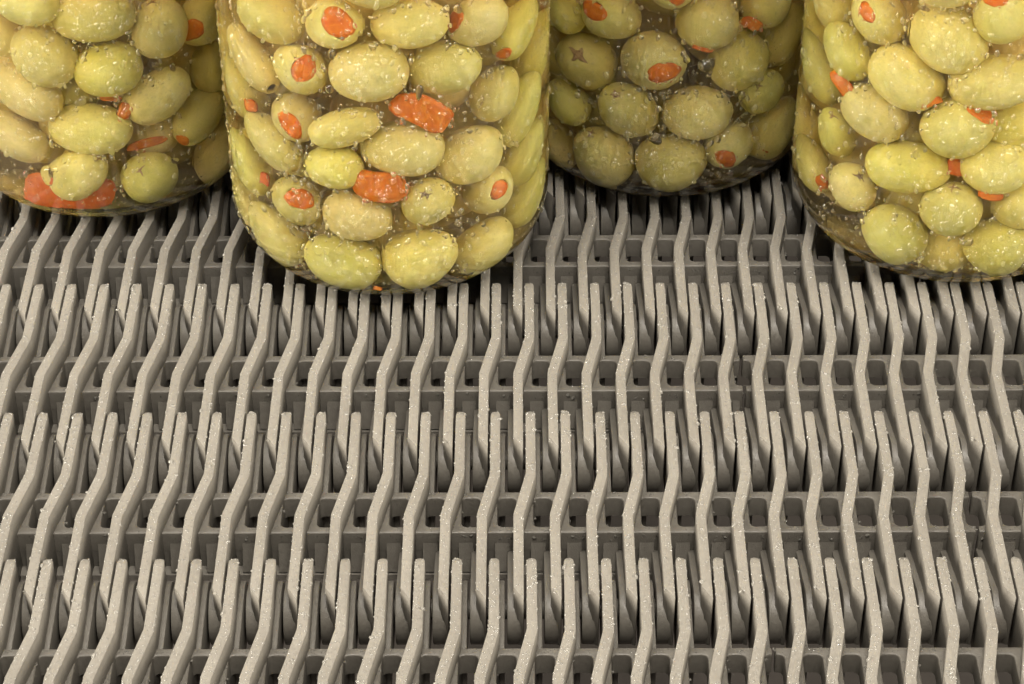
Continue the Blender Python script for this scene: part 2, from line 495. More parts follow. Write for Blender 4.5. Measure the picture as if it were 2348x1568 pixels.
def drops_mesh(name, pts, nrm, rad, stretch, flat, rng, mat):
    """pts,nrm (n,3) mm; rad (n) mm; one joined mesh of droplets lying on the surface"""
    VV = []; TT = []; base = 0; nsmall = 0
    up = np.array([0.0, 0.0, 1.0])
    for key, lo, hi in (('s', 0, 0.26), ('m', 0.26, 0.9), ('l', 0.9, 99)):
        sel = (rad >= lo) & (rad < hi)
        if not sel.any(): continue
        p = pts[sel]; n = nrm[sel]; r = rad[sel]; st = stretch[sel]; fl = flat[sel]
        tv, tt = CAPS[key]
        m = len(p); k = len(tv)
        ref = np.where(np.abs(n[:, 2:3]) > 0.8, np.array([[1.0, 0, 0]]), up[None])
        u = ref - n * np.sum(ref * n, 1, keepdims=True); u /= np.linalg.norm(u, axis=1, keepdims=True)
        v = np.cross(n, u)
        ang = rng.uniform(0, 2 * pi, (m, 1)); wob = 1 + 0.16 * np.sin(2 * np.arctan2(tv[:, 1], tv[:, 0])[None] + ang) + 0.10 * np.sin(3 * np.arctan2(tv[:, 1], tv[:, 0])[None] + ang * 2.3)
        X = tv[None, :, 0] * wob * r[:, None] * st[:, None]; Y = tv[None, :, 1] * wob * r[:, None]; Z = tv[None, :, 2] * (r * fl)[:, None] - 0.01
        V = p[:, None] + X[..., None] * u[:, None] + Y[..., None] * v[:, None] + Z[..., None] * n[:, None]
        VV.append(V.reshape(-1, 3)); TT.append((tt[None] + (np.arange(m) * k)[:, None, None]).reshape(-1, 3) + base)
        base += m * k
        if key != 'l': nsmall += m * len(tt)
    T = np.concatenate(TT)
    me = mesh_tris(name, np.concatenate(VV) * MM, T, mat)
    me.materials.append(DROP_BIG if mat is DROP else mat)
    me.polygons.foreach_set('material_index', (np.arange(len(T)) >= nsmall).astype(np.int32))
    return me

def jar_drops(seed, big):
    rng = np.random.default_rng(seed)
    n = 9500
    a = -pi / 2 + rng.normal(0, 0.95, n)
    z = rng.uniform(10, 118, n)
    r = np.exp(rng.normal(math.log(0.23), 0.56, n)).clip(0.09, 0.95)
    # patchy: keep by a cheap wave pattern
    w = 0.5 + 0.5 * np.sin(a * 5.1 + seed) * np.sin(z * 0.09 + a * 3 + seed * 2.0)
    keep = rng.random(n) < 0.35 + 0.65 * w
    a, z, r = a[keep], z[keep], r[keep]
    r[a > -0.9] *= 0.8
    st = np.where(r > 0.3, rng.uniform(1.0, 1.6, len(r)), rng.uniform(0.8, 1.3, len(r)))
    fl = rng.uniform(0.45, 0.8, len(r))
    if big:
        a = np.append(a, [b[0] for b in big]); z = np.append(z, [b[1] for b in big]); r = np.append(r, [b[2] for b in big])
        st = np.append(st, [b[3] for b in big]); fl = np.append(fl, [0.62] * len(big))
    rad = np.full(len(a), R_OUT)
    nz = np.zeros(len(a))
    t = np.clip((HEEL - z) / (HEEL - 0.25), 0, 1)      # on the heel
    tt = np.arccos(np.clip(t, 0, 1)); hl = z < HEEL
    rad = np.where(hl, R_OUT - 12.6 + 12.6 * np.sin(tt), R_OUT)
    nr = np.where(hl, np.sin(tt), 1.0); nz = np.where(hl, -np.cos(tt), 0.0)
    nn = np.stack([nr * np.cos(a), nr * np.sin(a), nz], 1); nn /= np.linalg.norm(nn, axis=1, keepdims=True)
    return drops_mesh('water_droplets', np.stack([rad * np.cos(a), rad * np.sin(a), z], 1), nn, r, st, fl, rng, DROP)

BIG = {'leftmost': [(-1.826, 19.6, 2.0, 1.4), (-1.542, 43.4, 1.2, 1.3), (-1.266, 66.6, 0.9, 1), (-1.306, 53.9, 0.8, 0.9), (-1.336, 49.3, 0.8, 0.9), (-1.44, 60.1, 1.0, 0.8), (-1.214, 62.1, 0.8, 0.7), (-1.39, 65.9, 0.7, 0.9), (-1.074, 64.6, 0.8, 0.9)], 'front': [(-1.979, 19.2, 1.6, 1.0), (-1.324, 67.5, 1.0, 2.0), (-1.196, 20.0, 0.8, 0.7), (-1.373, 19.9, 0.7, 0.6), (-1.068, 76.2, 0.7, 1.3), (-0.847, 32.1, 0.7, 1), (-1.569, 88.9, 1.0, 0.6), (-1.709, 91.3, 0.7, 1)], 'rear': [(-1.373, 47.7, 2.0, 1.1), (-1.669, 25.4, 1.9, 0.8), (-1.277, 24.2, 1.2, 0.9), (-0.996, 20.8, 1.2, 1.0), (-1.3, 60.5, 1.2, 0.8), (-1.412, 30.8, 1.0, 0.8), (-1.586, 58.4, 0.9, 1.2), (-2.108, 22.8, 0.8, 1.1), (-1.579, 64.7, 0.9, 0.7)], 'rightmost': [(-1.431, 45.9, 1.9, 1.1), (-1.616, 19.9, 1.6, 0.8), (-1.676, 25.6, 1.1, 0.9), (-1.356, 21.8, 1.0, 1), (-2.035, 85.7, 1.2, 0.9), (-1.589, 69.6, 0.9, 0.8), (-1.52, 68.0, 1.0, 0.8), (-2.283, 23.0, 0.8, 1), (-1.842, 29.3, 0.9, 0.9), (-2.012, 68.2, 0.6, 1), (-1.533, 54.0, 1.1, 0.8)]}
for i, (key, (jx, jy)) in enumerate(JARS.items()):
    j = link('olive_jar', None, None, (jx * MM, jy * MM, 0.0))
    tag(j, JLAB[key], 'jar', 'glass jars of olives standing on the belt')
    g = link('glass', GLASS_ME, j)
    g.rotation_euler.z = 1.3 * i
    b = link('brine', BRINE_ME, j)
    b['label'] = 'cloudy yellow brown brine'
    d = link('water_droplets', jar_drops(11 + i, BIG.get(key)), j); d['kind'] = 'stuff'

# ------------------------------------------------------------------ olives
TINTS = [[(0.657, 0.567, 0.174), (0.672, 0.575, 0.198), (0.631, 0.559, 0.165)],
         [(0.615, 0.547, 0.132), (0.591, 0.535, 0.141), (0.640, 0.555, 0.157)],
         [(0.607, 0.518, 0.157), (0.623, 0.509, 0.174), (0.582, 0.493, 0.141)]]
def olive_arrays(r, a, rng, hole=0.0, rows=22, seg=30, slit=None):
    """surface of one olive about local Z, blossom end at +Z, with an opening of radius hole"""
    ph = rng.uniform(0, 2 * pi, 6); am = rng.uniform(0.008, 0.03, 3)
    egg = rng.uniform(-0.06, 0.06)
    V = []; F = []
    t0 = math.asin(min(0.95, hole / r)) if hole else 0.0
    ts = []
    if hole:
        ts = [(-1, hole * 0.93, -0.95), (-1, hole * 0.97, -0.35), (-1, hole * 1.02, -0.02)]
    for i in range(rows + 1):
        ts.append((t0 * 1.12 + (pi - t0 * 1.12) * i / rows, None, None))
    zr = a * cos(t0 * 1.12)
    for t, hr, hz in ts:
        for k in range(seg):
            p = 2 * pi * k / seg
            if t < 0:
                wv = 1 + 0.07 * sin(2 * p + ph[3]) + 0.05 * sin(3 * p + ph[4])
                V.append((hr * wv * 1.12 * cos(p), hr * wv * 0.86 * sin(p), zr + hz + 0.1)); continue
            lump = 1 + am[0] * sin(2 * p + ph[0] + t) + am[1] * sin(3 * p + 2 * t + ph[1]) + am[2] * sin(2.5 * t + ph[2])
            ct, sn = cos(t), sin(t)
            rr = r * (sn ** 0.90 if sn > 0 else 0) * lump * (1 + egg * ct)
            ell = max(0, 1 - (t - t0) / 0.5) if hole else 0
            V.append((rr * (1 + 0.12 * ell) * cos(p), rr * (1 - 0.14 * ell) * sin(p), a * ct * (1 - 0.02 * (abs(ct) ** 6))))
    n = len(ts)
    for i in range(n - 1):
        for k in range(seg):
            l = (k + 1) % seg
            F.append((i * seg + k, (i + 1) * seg + k, (i + 1) * seg + l, i * seg + l))
    if not hole:
        F.append(tuple(range(seg))[::-1])
    return V, F, zr

def plug_mesh(hr, rng):
    seg = 22; V = [(0, 0, 0.10 * hr)]; F = []
    ph = rng.uniform(0, 6.28, 3)
    for i in range(1, 5):
        q = i / 4
        for k in range(seg):
            p = 2 * pi * k / seg
            w = 1 + 0.07 * sin(2 * p + ph[0]) + 0.05 * sin(3 * p + ph[1]) + 0.02 * sin(7 * p + ph[2])
            V.append((hr * q * w * 1.16 * cos(p), hr * q * w * 0.90 * sin(p), 0.10 * hr * (1 - q * q) + (0.12 * sin(3 * p * q + ph[2]) if i < 4 else -0.25)))
    for k in range(seg): F.append((0, 1 + k, 1 + (k + 1) % seg))
    for i in range(3):
        for k in range(seg):
            a = 1 + i * seg + k; b = 1 + i * seg + (k + 1) % seg
            F.append((a, a + seg, b + seg, b))
    # the slice has thickness: run it down into the olive
    b0 = len(V)
    for k in range(seg):
        x, y, z = V[1 + 3 * seg + k]; V.append((x * 0.92, y * 0.92, z - 1.6))
    for k in range(seg):
        a = 1 + 3 * seg + k; b = 1 + 3 * seg + (k + 1) % seg
        F.append((a, b0 + k, b0 + (k + 1) % seg, b))
    return [(x * MM, y * MM, z * MM) for x, y, z in V], F

def star_mesh(r, a, rng, arms, size, wid):
    """cracked star of the pitting cut, following the olive's end"""
    V = []; F = []
    for k in range(arms):
        an = 2 * pi * k / arms + rng.uniform(-0.35, 0.35); L = size * rng.uniform(0.6, 1.15)
        ns = 5; base = len(V)
        for i in range(ns + 1):
            q = i / ns; d = L * q; w = wid * (1 - q) ** 0.8 + 0.03
            wig = 0.12 * sin(6 * q + an * 3)
            for s in (-1, 0, 1):
                x = d * cos(an + wig) - s * w * sin(an); y = d * sin(an + wig) + s * w * cos(an)
                rr = min(0.98, math.hypot(x, y) / r) ** (1 / 0.90)
                z = a * math.sqrt(1 - rr * rr) * (1 - 0.02 * (1 - rr * rr) ** 3) + (0.14 if s else 0.05)
                V.append((x, y, z))
            for s in (-1, 1):   # skirts go under the skin
                V.append((V[base + i * 5 + (0 if s < 0 else 2)][0], V[base + i * 5 + (0 if s < 0 else 2)][1], V[base + i * 5 + 1][2] - 0.5))
        for i in range(ns):
            A = base + i * 5; B = A + 5
            F += [(A, A + 1, B + 1, B), (A + 1, A + 2, B + 2, B + 1), (A + 3, A, B, B + 3), (A + 2, A + 4, B + 4, B + 2)]
    return [(x * MM, y * MM, z * MM) for x, y, z in V], F

OLIVES = [
['front',[-42.3,504.4,82.6],[0.14,-0.88,0.46],5.84,7.13,'P',0,'stuffed olive with the largest round pimiento, top of the front jar'],
['front',[-10.7,510.8,79.1],[-0.77,-0.53,0.37],5.84,7.01,'P',0,'stuffed olive with oval pimiento on its left end, upper right of the front jar'],
['front',[-25.5,504.3,82.7],[0.97,-0.23,0.1],5.71,8.28,'O',0,'wide pale green olive between two stuffed olives at the top of the front jar'],
['front',[-56.7,513.3,79.2],[0.92,-0.38,-0.08],5.94,8.01,'O',1,'smooth green olive at the upper left of the front jar'],
['front',[-50.3,508.1,67.8],[0.05,-0.91,0.41],5.94,7.0,'P',0,'stuffed olive with oval pimiento facing out, left side second row of the front jar'],
['front',[-35.2,503.4,69.8],[0.95,-0.06,0.31],7.08,8.35,'O',0,'large droplet covered green olive, centre of the second row of the front jar'],
['front',[-18.5,507.7,68.2],[0.96,-0.27,0.05],6.39,8.31,'O',0,'large green olive above the big loose pimiento in the front jar'],
['front',[-52.2,509.5,52.7],[-0.3,-0.95,0.13],5.71,6.85,'P',2,'stuffed olive with pimiento tilted down left, third row of the front jar'],
['front',[-53.3,509.7,27.6],[0.04,-0.86,0.51],5.94,6.83,'P',2,'stuffed olive with tall oval pimiento, lower left of the front jar'],
['front',[-23.0,504.0,31.1],[0.0,-0.71,0.7],5.71,6.28,'X',2,'olive with star shaped pit cut facing out in the front jar'],
['front',[-9.7,514.1,27.4],[0.58,-0.74,0.35],5.71,7.31,'P',0,'stuffed olive with curved pimiento on its right end, lower right of the front jar'],
['front',[-28.3,504.7,47.0],[0.94,-0.35,-0.04],6.62,9.14,'O',0,'largest oval olive in the centre of the front jar, left of round pale olive'],
['front',[-13.7,510.6,40.7],[0.97,-0.13,0.22],7.21,7.79,'O',0,'round pale olive right of centre in the front jar, above the curved pimiento'],
['front',[-41.3,502.7,54.0],[0.92,0.0,0.38],4.38,8.33,'O',2,'slender pointed olive lying sideways in the front jar'],
['front',[-7.8,515.1,55.8],[0.25,-0.78,-0.57],5.71,6.96,'O',0,'tan flushed olive right of the big loose pimiento in the front jar'],
['front',[-39.2,503.3,27.3],[0.94,-0.35,-0.04],6.39,7.67,'O',2,'pale olive directly left of the star cut olive in the front jar'],
['front',[-25.1,504.5,13.9],[0.95,-0.06,0.31],6.94,8.47,'O',1,'bright yellow green olive at the bottom centre of the front jar'],
['front',[-43.3,504.8,12.5],[0.94,-0.34,-0.03],6.48,8.82,'O',1,'broad olive at the bottom left of centre of the front jar'],
['front',[-11.0,513.3,11.1],[0.88,0.07,0.47],6.26,7.51,'O',0,'oval olive at the bottom right of the front jar'],
['front',[-58.7,514.5,14.0],[0.65,-0.65,-0.41],6.0,8.7,'O',0,'long tilted olive at the bottom left edge of the front jar'],
['front',[-44.1,503.7,41.7],[0.97,-0.19,0.15],5.39,6.47,'O',1,'half hidden yellow olive left of the boxy loose pimiento in the front jar'],
['front',[-58.2,512.8,43.2],[0.6,-0.67,-0.44],5.4,8.64,'O',2,'long olive slanting below the third row stuffed olive in the front jar'],
['front',[-61.4,517.2,64.6],[0.45,-0.73,-0.51],5.6,8.68,'O',2,'long narrow olive at the left wall, second row of the front jar'],
['front',[-3.6,520.9,70.4],[-0.16,-0.94,-0.28],5.4,8.37,'P',1,'upright stuffed olive with small low pimiento at the right wall of the front jar'],
['front',[-3.1,522.3,46.2],[0.37,0.38,0.85],6.0,9.0,'O',1,'long upright olive at the right wall, middle of the front jar'],
['front',[-2.6,524.9,31.3],[0.49,0.34,0.8],6.2,8.37,'O',1,'olive at the right wall above the lower right olive of the front jar'],
['front',[-2.8,526.9,17.1],[0.52,0.33,0.79],6.2,8.68,'O',1,'lower right wall olive just right of the curved pimiento in the front jar'],
['front',[-64.0,523.2,29.8],[0.39,-0.75,-0.53],6.0,8.4,'O',1,'slim olive at the left wall below the middle of the front jar'],
['front',[-63.1,525.9,51.5],[0.25,-0.78,-0.57],6.2,8.37,'O',2,'greenish olive pressed at the left wall, middle of the front jar'],
['front',[-3.0,534.9,56.8],[0.08,-0.8,-0.59],6.2,8.68,'O',1,'thin yellow sliver of an olive at the upper right edge of the front jar'],
['front',[-63.4,528.4,14.7],[0.48,-0.72,-0.5],6.0,7.8,'O',2,'brownish olive at the lower left edge of the front jar'],
['front',[-60.4,539.9,56.2],[0.17,-0.79,-0.58],6.2,8.06,'O',1,'thin sliver of an olive at the upper left edge of the front jar'],
['front',[-33.6,502.7,95.2],[0.96,-0.29,0.02],6.16,7.4,'O',2,'olive cut off by the top of the picture in the front jar'],
['front',[-36.4,553.3,78.2],[0.11,-0.99,-0.03],6.85,8.56,'O',2,'B'],
['front',[-25.0,548.3,66.5],[-0.97,0.21,0.12],6.81,7.97,'O',2,'B'],
['front',[-16.8,536.6,27.7],[-0.59,-0.49,0.64],6.67,7.34,'O',1,'F'],
['front',[-9.4,544.7,74.7],[0.12,0.94,-0.31],7.12,8.23,'P',2,'B'],
['front',[-20.5,522.5,26.7],[-0.34,-0.07,0.94],7.24,8.95,'O',0,'F'],
['front',[-14.8,529.2,66.7],[-0.73,0.67,0.11],7.25,8.46,'P',1,'F'],
['front',[-11.8,553.8,13.2],[-0.87,0.5,-0.06],6.82,8.44,'O',0,'B'],
['front',[-26.9,550.6,44.5],[0.25,-0.37,-0.9],6.47,7.77,'O',0,'B'],
['front',[-37.1,541.7,97.1],[0.63,-0.78,-0.01],7.1,8.14,'O',2,'B'],
['front',[-47.0,561.6,34.2],[-0.74,-0.66,0.14],6.46,7.13,'O',1,'B'],
['front',[-56.5,557.5,100.7],[-0.01,-0.95,-0.3],6.4,7.41,'O',0,'B'],
['front',[-52.7,530.5,43.4],[-0.51,-0.85,-0.14],6.38,7.74,'O',1,'F'],
['front',[-17.0,520.9,83.8],[-0.0,-0.61,0.79],7.03,8.55,'O',2,'F'],
['front',[-41.5,534.4,30.9],[0.07,-0.97,-0.24],6.84,8.29,'O',1,'F'],
['front',[-37.5,511.4,118.2],[-0.07,0.91,-0.41],6.69,7.49,'O',1,'B'],
['front',[-20.8,528.0,44.7],[0.99,-0.13,-0.1],6.77,7.48,'O',1,'F'],
['front',[-49.6,518.3,116.8],[0.38,-0.15,0.91],7.17,8.08,'O',1,'B'],
['front',[-32.6,521.9,66.6],[-0.28,-0.24,-0.93],6.63,8.22,'O',2,'F'],
['front',[-29.2,534.3,71.3],[-0.36,0.09,-0.93],6.82,8.25,'O',2,'F'],
['front',[-48.5,551.3,85.0],[0.98,-0.17,0.13],6.68,7.61,'O',0,'B'],
['front',[-45.0,563.7,93.9],[-0.55,-0.73,0.41],7.13,8.73,'O',1,'B'],
['front',[-55.0,536.9,114.9],[-0.14,-0.99,0.04],6.44,7.21,'O',2,'F'],
['front',[-20.5,518.2,59.3],[0.09,0.79,-0.61],6.43,7.25,'O',2,'F'],
['front',[-19.2,525.0,97.3],[-0.5,-0.82,0.29],6.3,7.68,'O',0,'F'],
['front',[-32.3,517.6,13.9],[0.15,0.99,-0.02],7.02,8.46,'O',1,'F'],
['front',[-25.4,562.2,19.3],[-0.78,0.29,-0.56],7.16,8.36,'O',1,'B'],
['front',[-26.8,541.8,11.6],[0.19,0.81,-0.56],6.37,7.57,'O',2,'B'],
['front',[-21.4,552.4,92.2],[0.72,-0.39,0.58],6.88,8.24,'O',1,'B'],
['front',[-7.7,554.3,61.7],[-0.95,0.3,-0.09],6.34,7.3,'O',0,'B'],
['front',[-44.3,562.9,65.8],[-0.24,0.04,-0.97],6.46,7.55,'O',2,'B'],
['front',[-36.7,525.2,48.6],[-0.12,-0.98,0.13],6.33,7.35,'O',2,'F'],
['front',[-18.8,556.3,118.1],[-0.52,0.48,-0.71],6.5,7.4,'O',0,'B'],
['front',[-39.1,533.5,58.0],[-0.38,-0.76,-0.52],6.37,7.04,'P',0,'F'],
['front',[-15.5,543.7,107.0],[-0.03,0.41,-0.91],6.97,8.67,'P',2,'B'],
['front',[-45.0,532.2,71.9],[-0.03,0.31,0.95],6.69,7.87,'O',2,'F'],
['front',[-50.3,529.9,94.1],[0.72,0.32,-0.62],6.89,8.6,'O',1,'F'],
['front',[-46.9,544.4,20.4],[-0.14,0.38,0.91],6.46,7.57,'O',2,'B'],
['front',[-58.6,554.1,20.1],[0.04,0.65,-0.76],7.23,8.04,'O',2,'B'],
['front',[-15.1,554.0,40.7],[-0.12,-0.87,0.48],6.79,7.59,'O',1,'B'],
['front',[-42.1,564.1,50.8],[0.64,0.1,-0.76],6.63,7.44,'O',2,'B'],
['front',[-20.4,538.6,88.2],[0.65,-0.62,-0.43],6.4,7.67,'O',1,'F'],
['front',[-38.3,548.5,110.8],[0.45,-0.05,-0.89],6.98,7.72,'O',0,'B'],
['front',[-37.3,523.0,94.8],[0.04,-0.08,-1.0],6.7,7.39,'O',1,'F'],
['front',[-17.6,521.8,114.7],[-0.74,-0.23,0.63],6.53,7.22,'O',0,'F'],
['front',[-39.5,564.2,13.0],[0.21,0.6,-0.77],6.81,8.29,'O',0,'B'],
['front',[-17.2,545.9,52.3],[0.8,-0.6,-0.06],7.1,7.85,'O',1,'B'],
['front',[-45.9,523.0,16.0],[-0.01,0.89,-0.46],6.32,7.76,'O',2,'F'],
['front',[-33.3,525.5,36.3],[-0.67,-0.59,-0.45],6.79,7.58,'O',1,'F'],
['front',[-47.3,519.2,36.5],[-0.11,-0.52,-0.85],7.04,7.98,'O',2,'F'],
['front',[-34.7,547.5,25.1],[-0.45,-0.48,-0.76],7.01,8.1,'O',1,'B'],
['front',[-55.6,547.9,41.7],[0.52,0.45,0.73],6.73,7.91,'O',1,'B'],
['front',[-27.5,562.3,107.8],[0.7,-0.34,-0.63],6.37,7.45,'O',2,'B'],
['front',[-22.6,547.8,31.1],[-1.0,0.07,0.06],6.36,7.17,'O',2,'B'],
['front',[-44.3,542.7,46.4],[-0.46,0.34,-0.82],6.57,7.24,'P',1,'B'],
['front',[-49.7,544.3,100.5],[-0.04,-0.63,-0.78],6.72,7.87,'O',1,'B'],
['front',[-26.4,535.3,55.5],[0.94,-0.31,0.11],6.36,7.09,'O',1,'F'],
['front',[-29.6,534.2,111.9],[0.22,0.34,0.92],6.59,8.09,'O',1,'F'],
['front',[-35.6,551.7,58.3],[0.41,0.56,-0.72],6.65,7.41,'O',0,'B'],
['front',[-15.2,560.8,81.0],[-0.36,0.19,-0.91],6.55,7.53,'O',0,'B'],
['front',[-49.0,558.1,116.3],[-0.37,0.15,0.92],6.52,7.58,'O',1,'B'],
['front',[-33.4,537.0,83.6],[0.73,-0.6,0.32],6.32,7.15,'O',2,'F'],
['front',[-51.0,545.2,71.0],[0.35,0.69,0.63],6.6,7.92,'O',2,'B'],
['front',[-29.5,520.5,108.9],[-0.73,0.35,-0.59],6.46,7.18,'O',1,'F'],
['front',[-40.2,522.2,79.9],[-0.98,-0.08,0.19],7.01,8.32,'O',1,'F'],
['front',[-30.0,565.5,44.5],[-0.62,-0.04,-0.78],6.4,7.07,'O',0,'B'],
['front',[-62.0,548.0,116.3],[0.46,0.78,-0.43],6.48,7.49,'O',1,'B'],
['front',[-62.5,524.6,113.0],[-0.81,-0.23,-0.54],6.86,7.72,'O',2,'F'],
['front',[-21.8,560.5,60.9],[-0.71,0.71,0.03],6.37,7.45,'O',0,'B'],
['front',[-50.5,523.3,59.8],[0.39,0.77,-0.51],6.98,8.59,'O',0,'F'],
['front',[-29.4,565.0,71.0],[-0.07,0.56,-0.83],6.44,7.31,'O',1,'B'],
['front',[-4.9,546.2,90.7],[-0.28,0.69,-0.67],6.32,7.16,'O',1,'B'],
['front',[-39.3,534.6,14.1],[0.58,0.12,-0.81],6.37,7.09,'O',0,'F'],
['front',[-7.1,548.8,27.9],[-0.78,-0.59,-0.18],6.44,8.03,'O',2,'B'],
['front',[-10.2,556.2,103.3],[-0.8,0.58,-0.17],6.67,7.59,'P',0,'B'],
['front',[-42.4,549.3,35.5],[-0.3,-0.55,-0.78],6.44,7.86,'O',0,'B'],
['front',[-3.0,530.1,117.6],[-0.37,0.91,-0.17],6.83,7.52,'O',2,'B'],
['front',[-23.5,508.2,117.9],[-0.17,0.01,0.99],7.18,8.9,'O',1,'B'],
['front',[-53.5,551.6,56.5],[0.35,0.48,0.8],6.45,7.76,'O',0,'B'],
['front',[-42.4,533.1,114.4],[-0.2,0.86,0.46],7.1,8.08,'O',0,'F'],
['front',[-33.5,556.5,95.6],[0.54,0.84,0.07],7.0,7.91,'O',1,'B'],
['front',[-31.7,529.4,23.7],[0.83,0.4,0.4],6.62,7.5,'O',1,'F'],
['front',[-60.9,547.5,86.4],[0.01,-0.74,0.68],6.31,7.08,'O',2,'B'],
['front',[-5.4,550.3,115.4],[-0.87,0.32,-0.38],6.65,8.24,'O',2,'B'],
['front',[-50.9,561.2,76.9],[-0.7,0.06,-0.71],6.35,7.45,'O',1,'B'],
['front',[-14.3,534.5,15.3],[0.81,-0.36,0.46],6.59,7.65,'O',1,'F'],
['front',[-30.6,559.7,32.4],[0.91,0.03,0.42],7.11,8.82,'O',1,'B'],
['front',[-60.9,545.9,103.0],[0.07,0.41,-0.91],6.34,7.32,'O',0,'B'],
['front',[-27.9,538.5,37.8],[0.08,0.09,0.99],6.33,7.13,'O',1,'F'],
['front',[-54.6,533.5,28.0],[-0.55,0.16,0.82],6.61,7.6,'O',1,'F'],
['front',[-20.5,565.2,94.6],[0.67,-0.53,0.52],6.84,7.93,'O',0,'B'],
['front',[-13.7,538.2,40.7],[0.93,0.02,-0.36],6.71,7.54,'O',0,'F'],
['front',[-53.8,527.6,80.9],[0.09,-0.91,-0.4],6.88,7.6,'O',1,'F'],
['front',[-36.2,563.9,117.6],[0.1,0.92,0.37],6.33,7.43,'O',2,'B'],
['leftmost',[-106.4,538.2,64.3],[0.96,-0.27,0.05],6.69,9.5,'O',1,'very large green olive at the top centre of the leftmost jar'],
['leftmost',[-121.2,536.6,68.0],[0.97,-0.19,0.15],5.15,7.21,'O',0,'pale olive in the top left corner of the picture, leftmost jar'],
['leftmost',[-104.6,537.7,48.3],[0.97,-0.19,0.15],6.99,7.54,'O',1,'round olive with bright square highlights in the middle of the leftmost jar'],
['leftmost',[-92.2,542.5,57.3],[-0.12,-0.08,0.99],6.32,7.71,'S',0,'olive with brown scar on top, upper right of the leftmost jar'],
['leftmost',[-94.2,541.7,37.5],[0.81,0.16,0.57],6.32,8.41,'O',0,'droplet covered olive tilted upward right of centre in the leftmost jar'],
['leftmost',[-119.2,538.6,52.1],[0.33,-0.77,-0.55],7.28,8.01,'O',2,'big smooth dull olive left of centre in the leftmost jar'],
['leftmost',[-110.4,537.6,30.5],[0.96,-0.29,0.02],6.47,9.71,'O',0,'wide pale oval olive, lower middle of the leftmost jar'],
['leftmost',[-114.9,536.5,16.7],[0.64,-0.32,0.7],5.77,8.66,'S',0,'olive with pinkish star scar lying on the red pimiento slab in the leftmost jar'],
['leftmost',[-97.9,539.3,13.7],[-0.16,-0.76,0.63],6.32,6.83,'S',1,'round olive with brown scar facing out at the bottom of the leftmost jar'],
['leftmost',[-124.7,539.3,40.6],[0.74,-0.58,-0.33],6.32,8.85,'O',2,'large slanting olive at the left side, third row of the leftmost jar'],
['leftmost',[-86.3,548.2,26.5],[-0.33,-0.85,-0.41],5.88,7.94,'P',2,'olive with a sliver of pimiento on its lower end, right side of the leftmost jar'],
['leftmost',[-128.9,540.7,25.6],[0.76,-0.57,-0.31],5.88,7.94,'O',2,'dull olive at the left picture edge above the red pimiento slab, leftmost jar'],
['leftmost',[-83.6,553.4,54.1],[-0.13,-0.99,0.05],6.5,8.78,'P',2,'amber stuffed olive with red pimiento at the right wall of the leftmost jar'],
['leftmost',[-129.0,545.2,54.6],[0.48,-0.72,-0.5],4.78,5.26,'O',0,'small yellowish olive cut by the left picture edge in the leftmost jar'],
['leftmost',[-82.6,554.9,38.7],[0.17,-0.79,-0.58],6.3,7.56,'O',2,'amber olive at the right wall, second row of the leftmost jar'],
['leftmost',[-83.5,555.0,12.1],[0.25,0.41,0.88],6.3,8.82,'O',2,'dim olive low at the right wall of the leftmost jar'],
['leftmost',[-114.5,545.6,39.2],[0.48,-0.72,-0.5],5.51,6.07,'O',1,'yellow olive showing in the gap in the middle of the leftmost jar'],
['leftmost',[-97.9,546.9,23.7],[0.84,-0.5,-0.22],5.88,6.47,'O',2,'dim amber olive behind the lower gap of the leftmost jar'],
['leftmost',[-93.7,561.4,40.9],[0.84,-0.5,-0.22],6.25,6.88,'O',2,'dim amber olive behind the upper right gap of the leftmost jar'],
['leftmost',[-115.9,596.6,75.4],[-0.58,-0.82,-0.02],6.53,7.64,'O',1,'B'],
['leftmost',[-99.0,555.6,87.6],[0.35,-0.64,-0.68],6.43,7.54,'O',1,'F'],
['leftmost',[-116.5,560.7,22.4],[0.93,0.2,0.3],6.75,7.46,'O',1,'F'],
['leftmost',[-117.1,556.2,92.2],[-0.25,-0.22,-0.94],6.76,7.49,'O',0,'F'],
['leftmost',[-106.3,591.9,43.0],[-0.4,0.56,0.72],7.16,8.74,'O',0,'B'],
['leftmost',[-104.1,563.5,70.8],[-0.66,-0.67,0.35],6.36,7.7,'O',2,'F'],
['leftmost',[-105.5,570.0,86.0],[-0.59,0.39,0.7],6.76,7.91,'O',2,'F'],
['leftmost',[-91.1,583.2,59.6],[0.04,-0.15,0.99],7.01,7.75,'O',2,'B'],
['leftmost',[-107.7,597.7,110.7],[0.27,0.42,0.87],6.62,7.5,'O',1,'B'],
['leftmost',[-94.7,573.8,69.9],[0.52,-0.05,0.85],6.74,8.29,'O',0,'B'],
['leftmost',[-93.1,555.5,117.4],[-0.99,0.08,-0.14],7.23,8.45,'O',0,'B'],
['leftmost',[-114.7,576.9,68.4],[-0.94,-0.34,-0.07],6.75,7.52,'O',2,'B'],
['leftmost',[-100.2,564.2,27.8],[-0.63,0.75,0.19],6.77,8.3,'O',1,'F'],
['leftmost',[-114.0,586.3,84.8],[0.18,0.51,-0.84],7.28,8.1,'O',2,'B'],
['leftmost',[-120.8,570.3,81.4],[0.87,0.15,0.47],6.99,8.34,'O',1,'F'],
['leftmost',[-131.3,571.9,44.2],[-0.29,-0.18,-0.94],6.5,7.77,'O',1,'F'],
['leftmost',[-98.9,572.4,110.7],[-0.39,0.88,-0.29],7.2,8.08,'P',2,'F'],
['leftmost',[-96.7,595.5,13.1],[0.16,-0.96,-0.24],6.58,7.69,'O',1,'B'],
['leftmost',[-121.6,567.8,106.0],[0.14,0.18,0.97],7.1,7.98,'O',0,'F'],
['leftmost',[-125.2,558.5,39.4],[-0.59,-0.81,-0.04],6.88,8.0,'O',0,'F'],
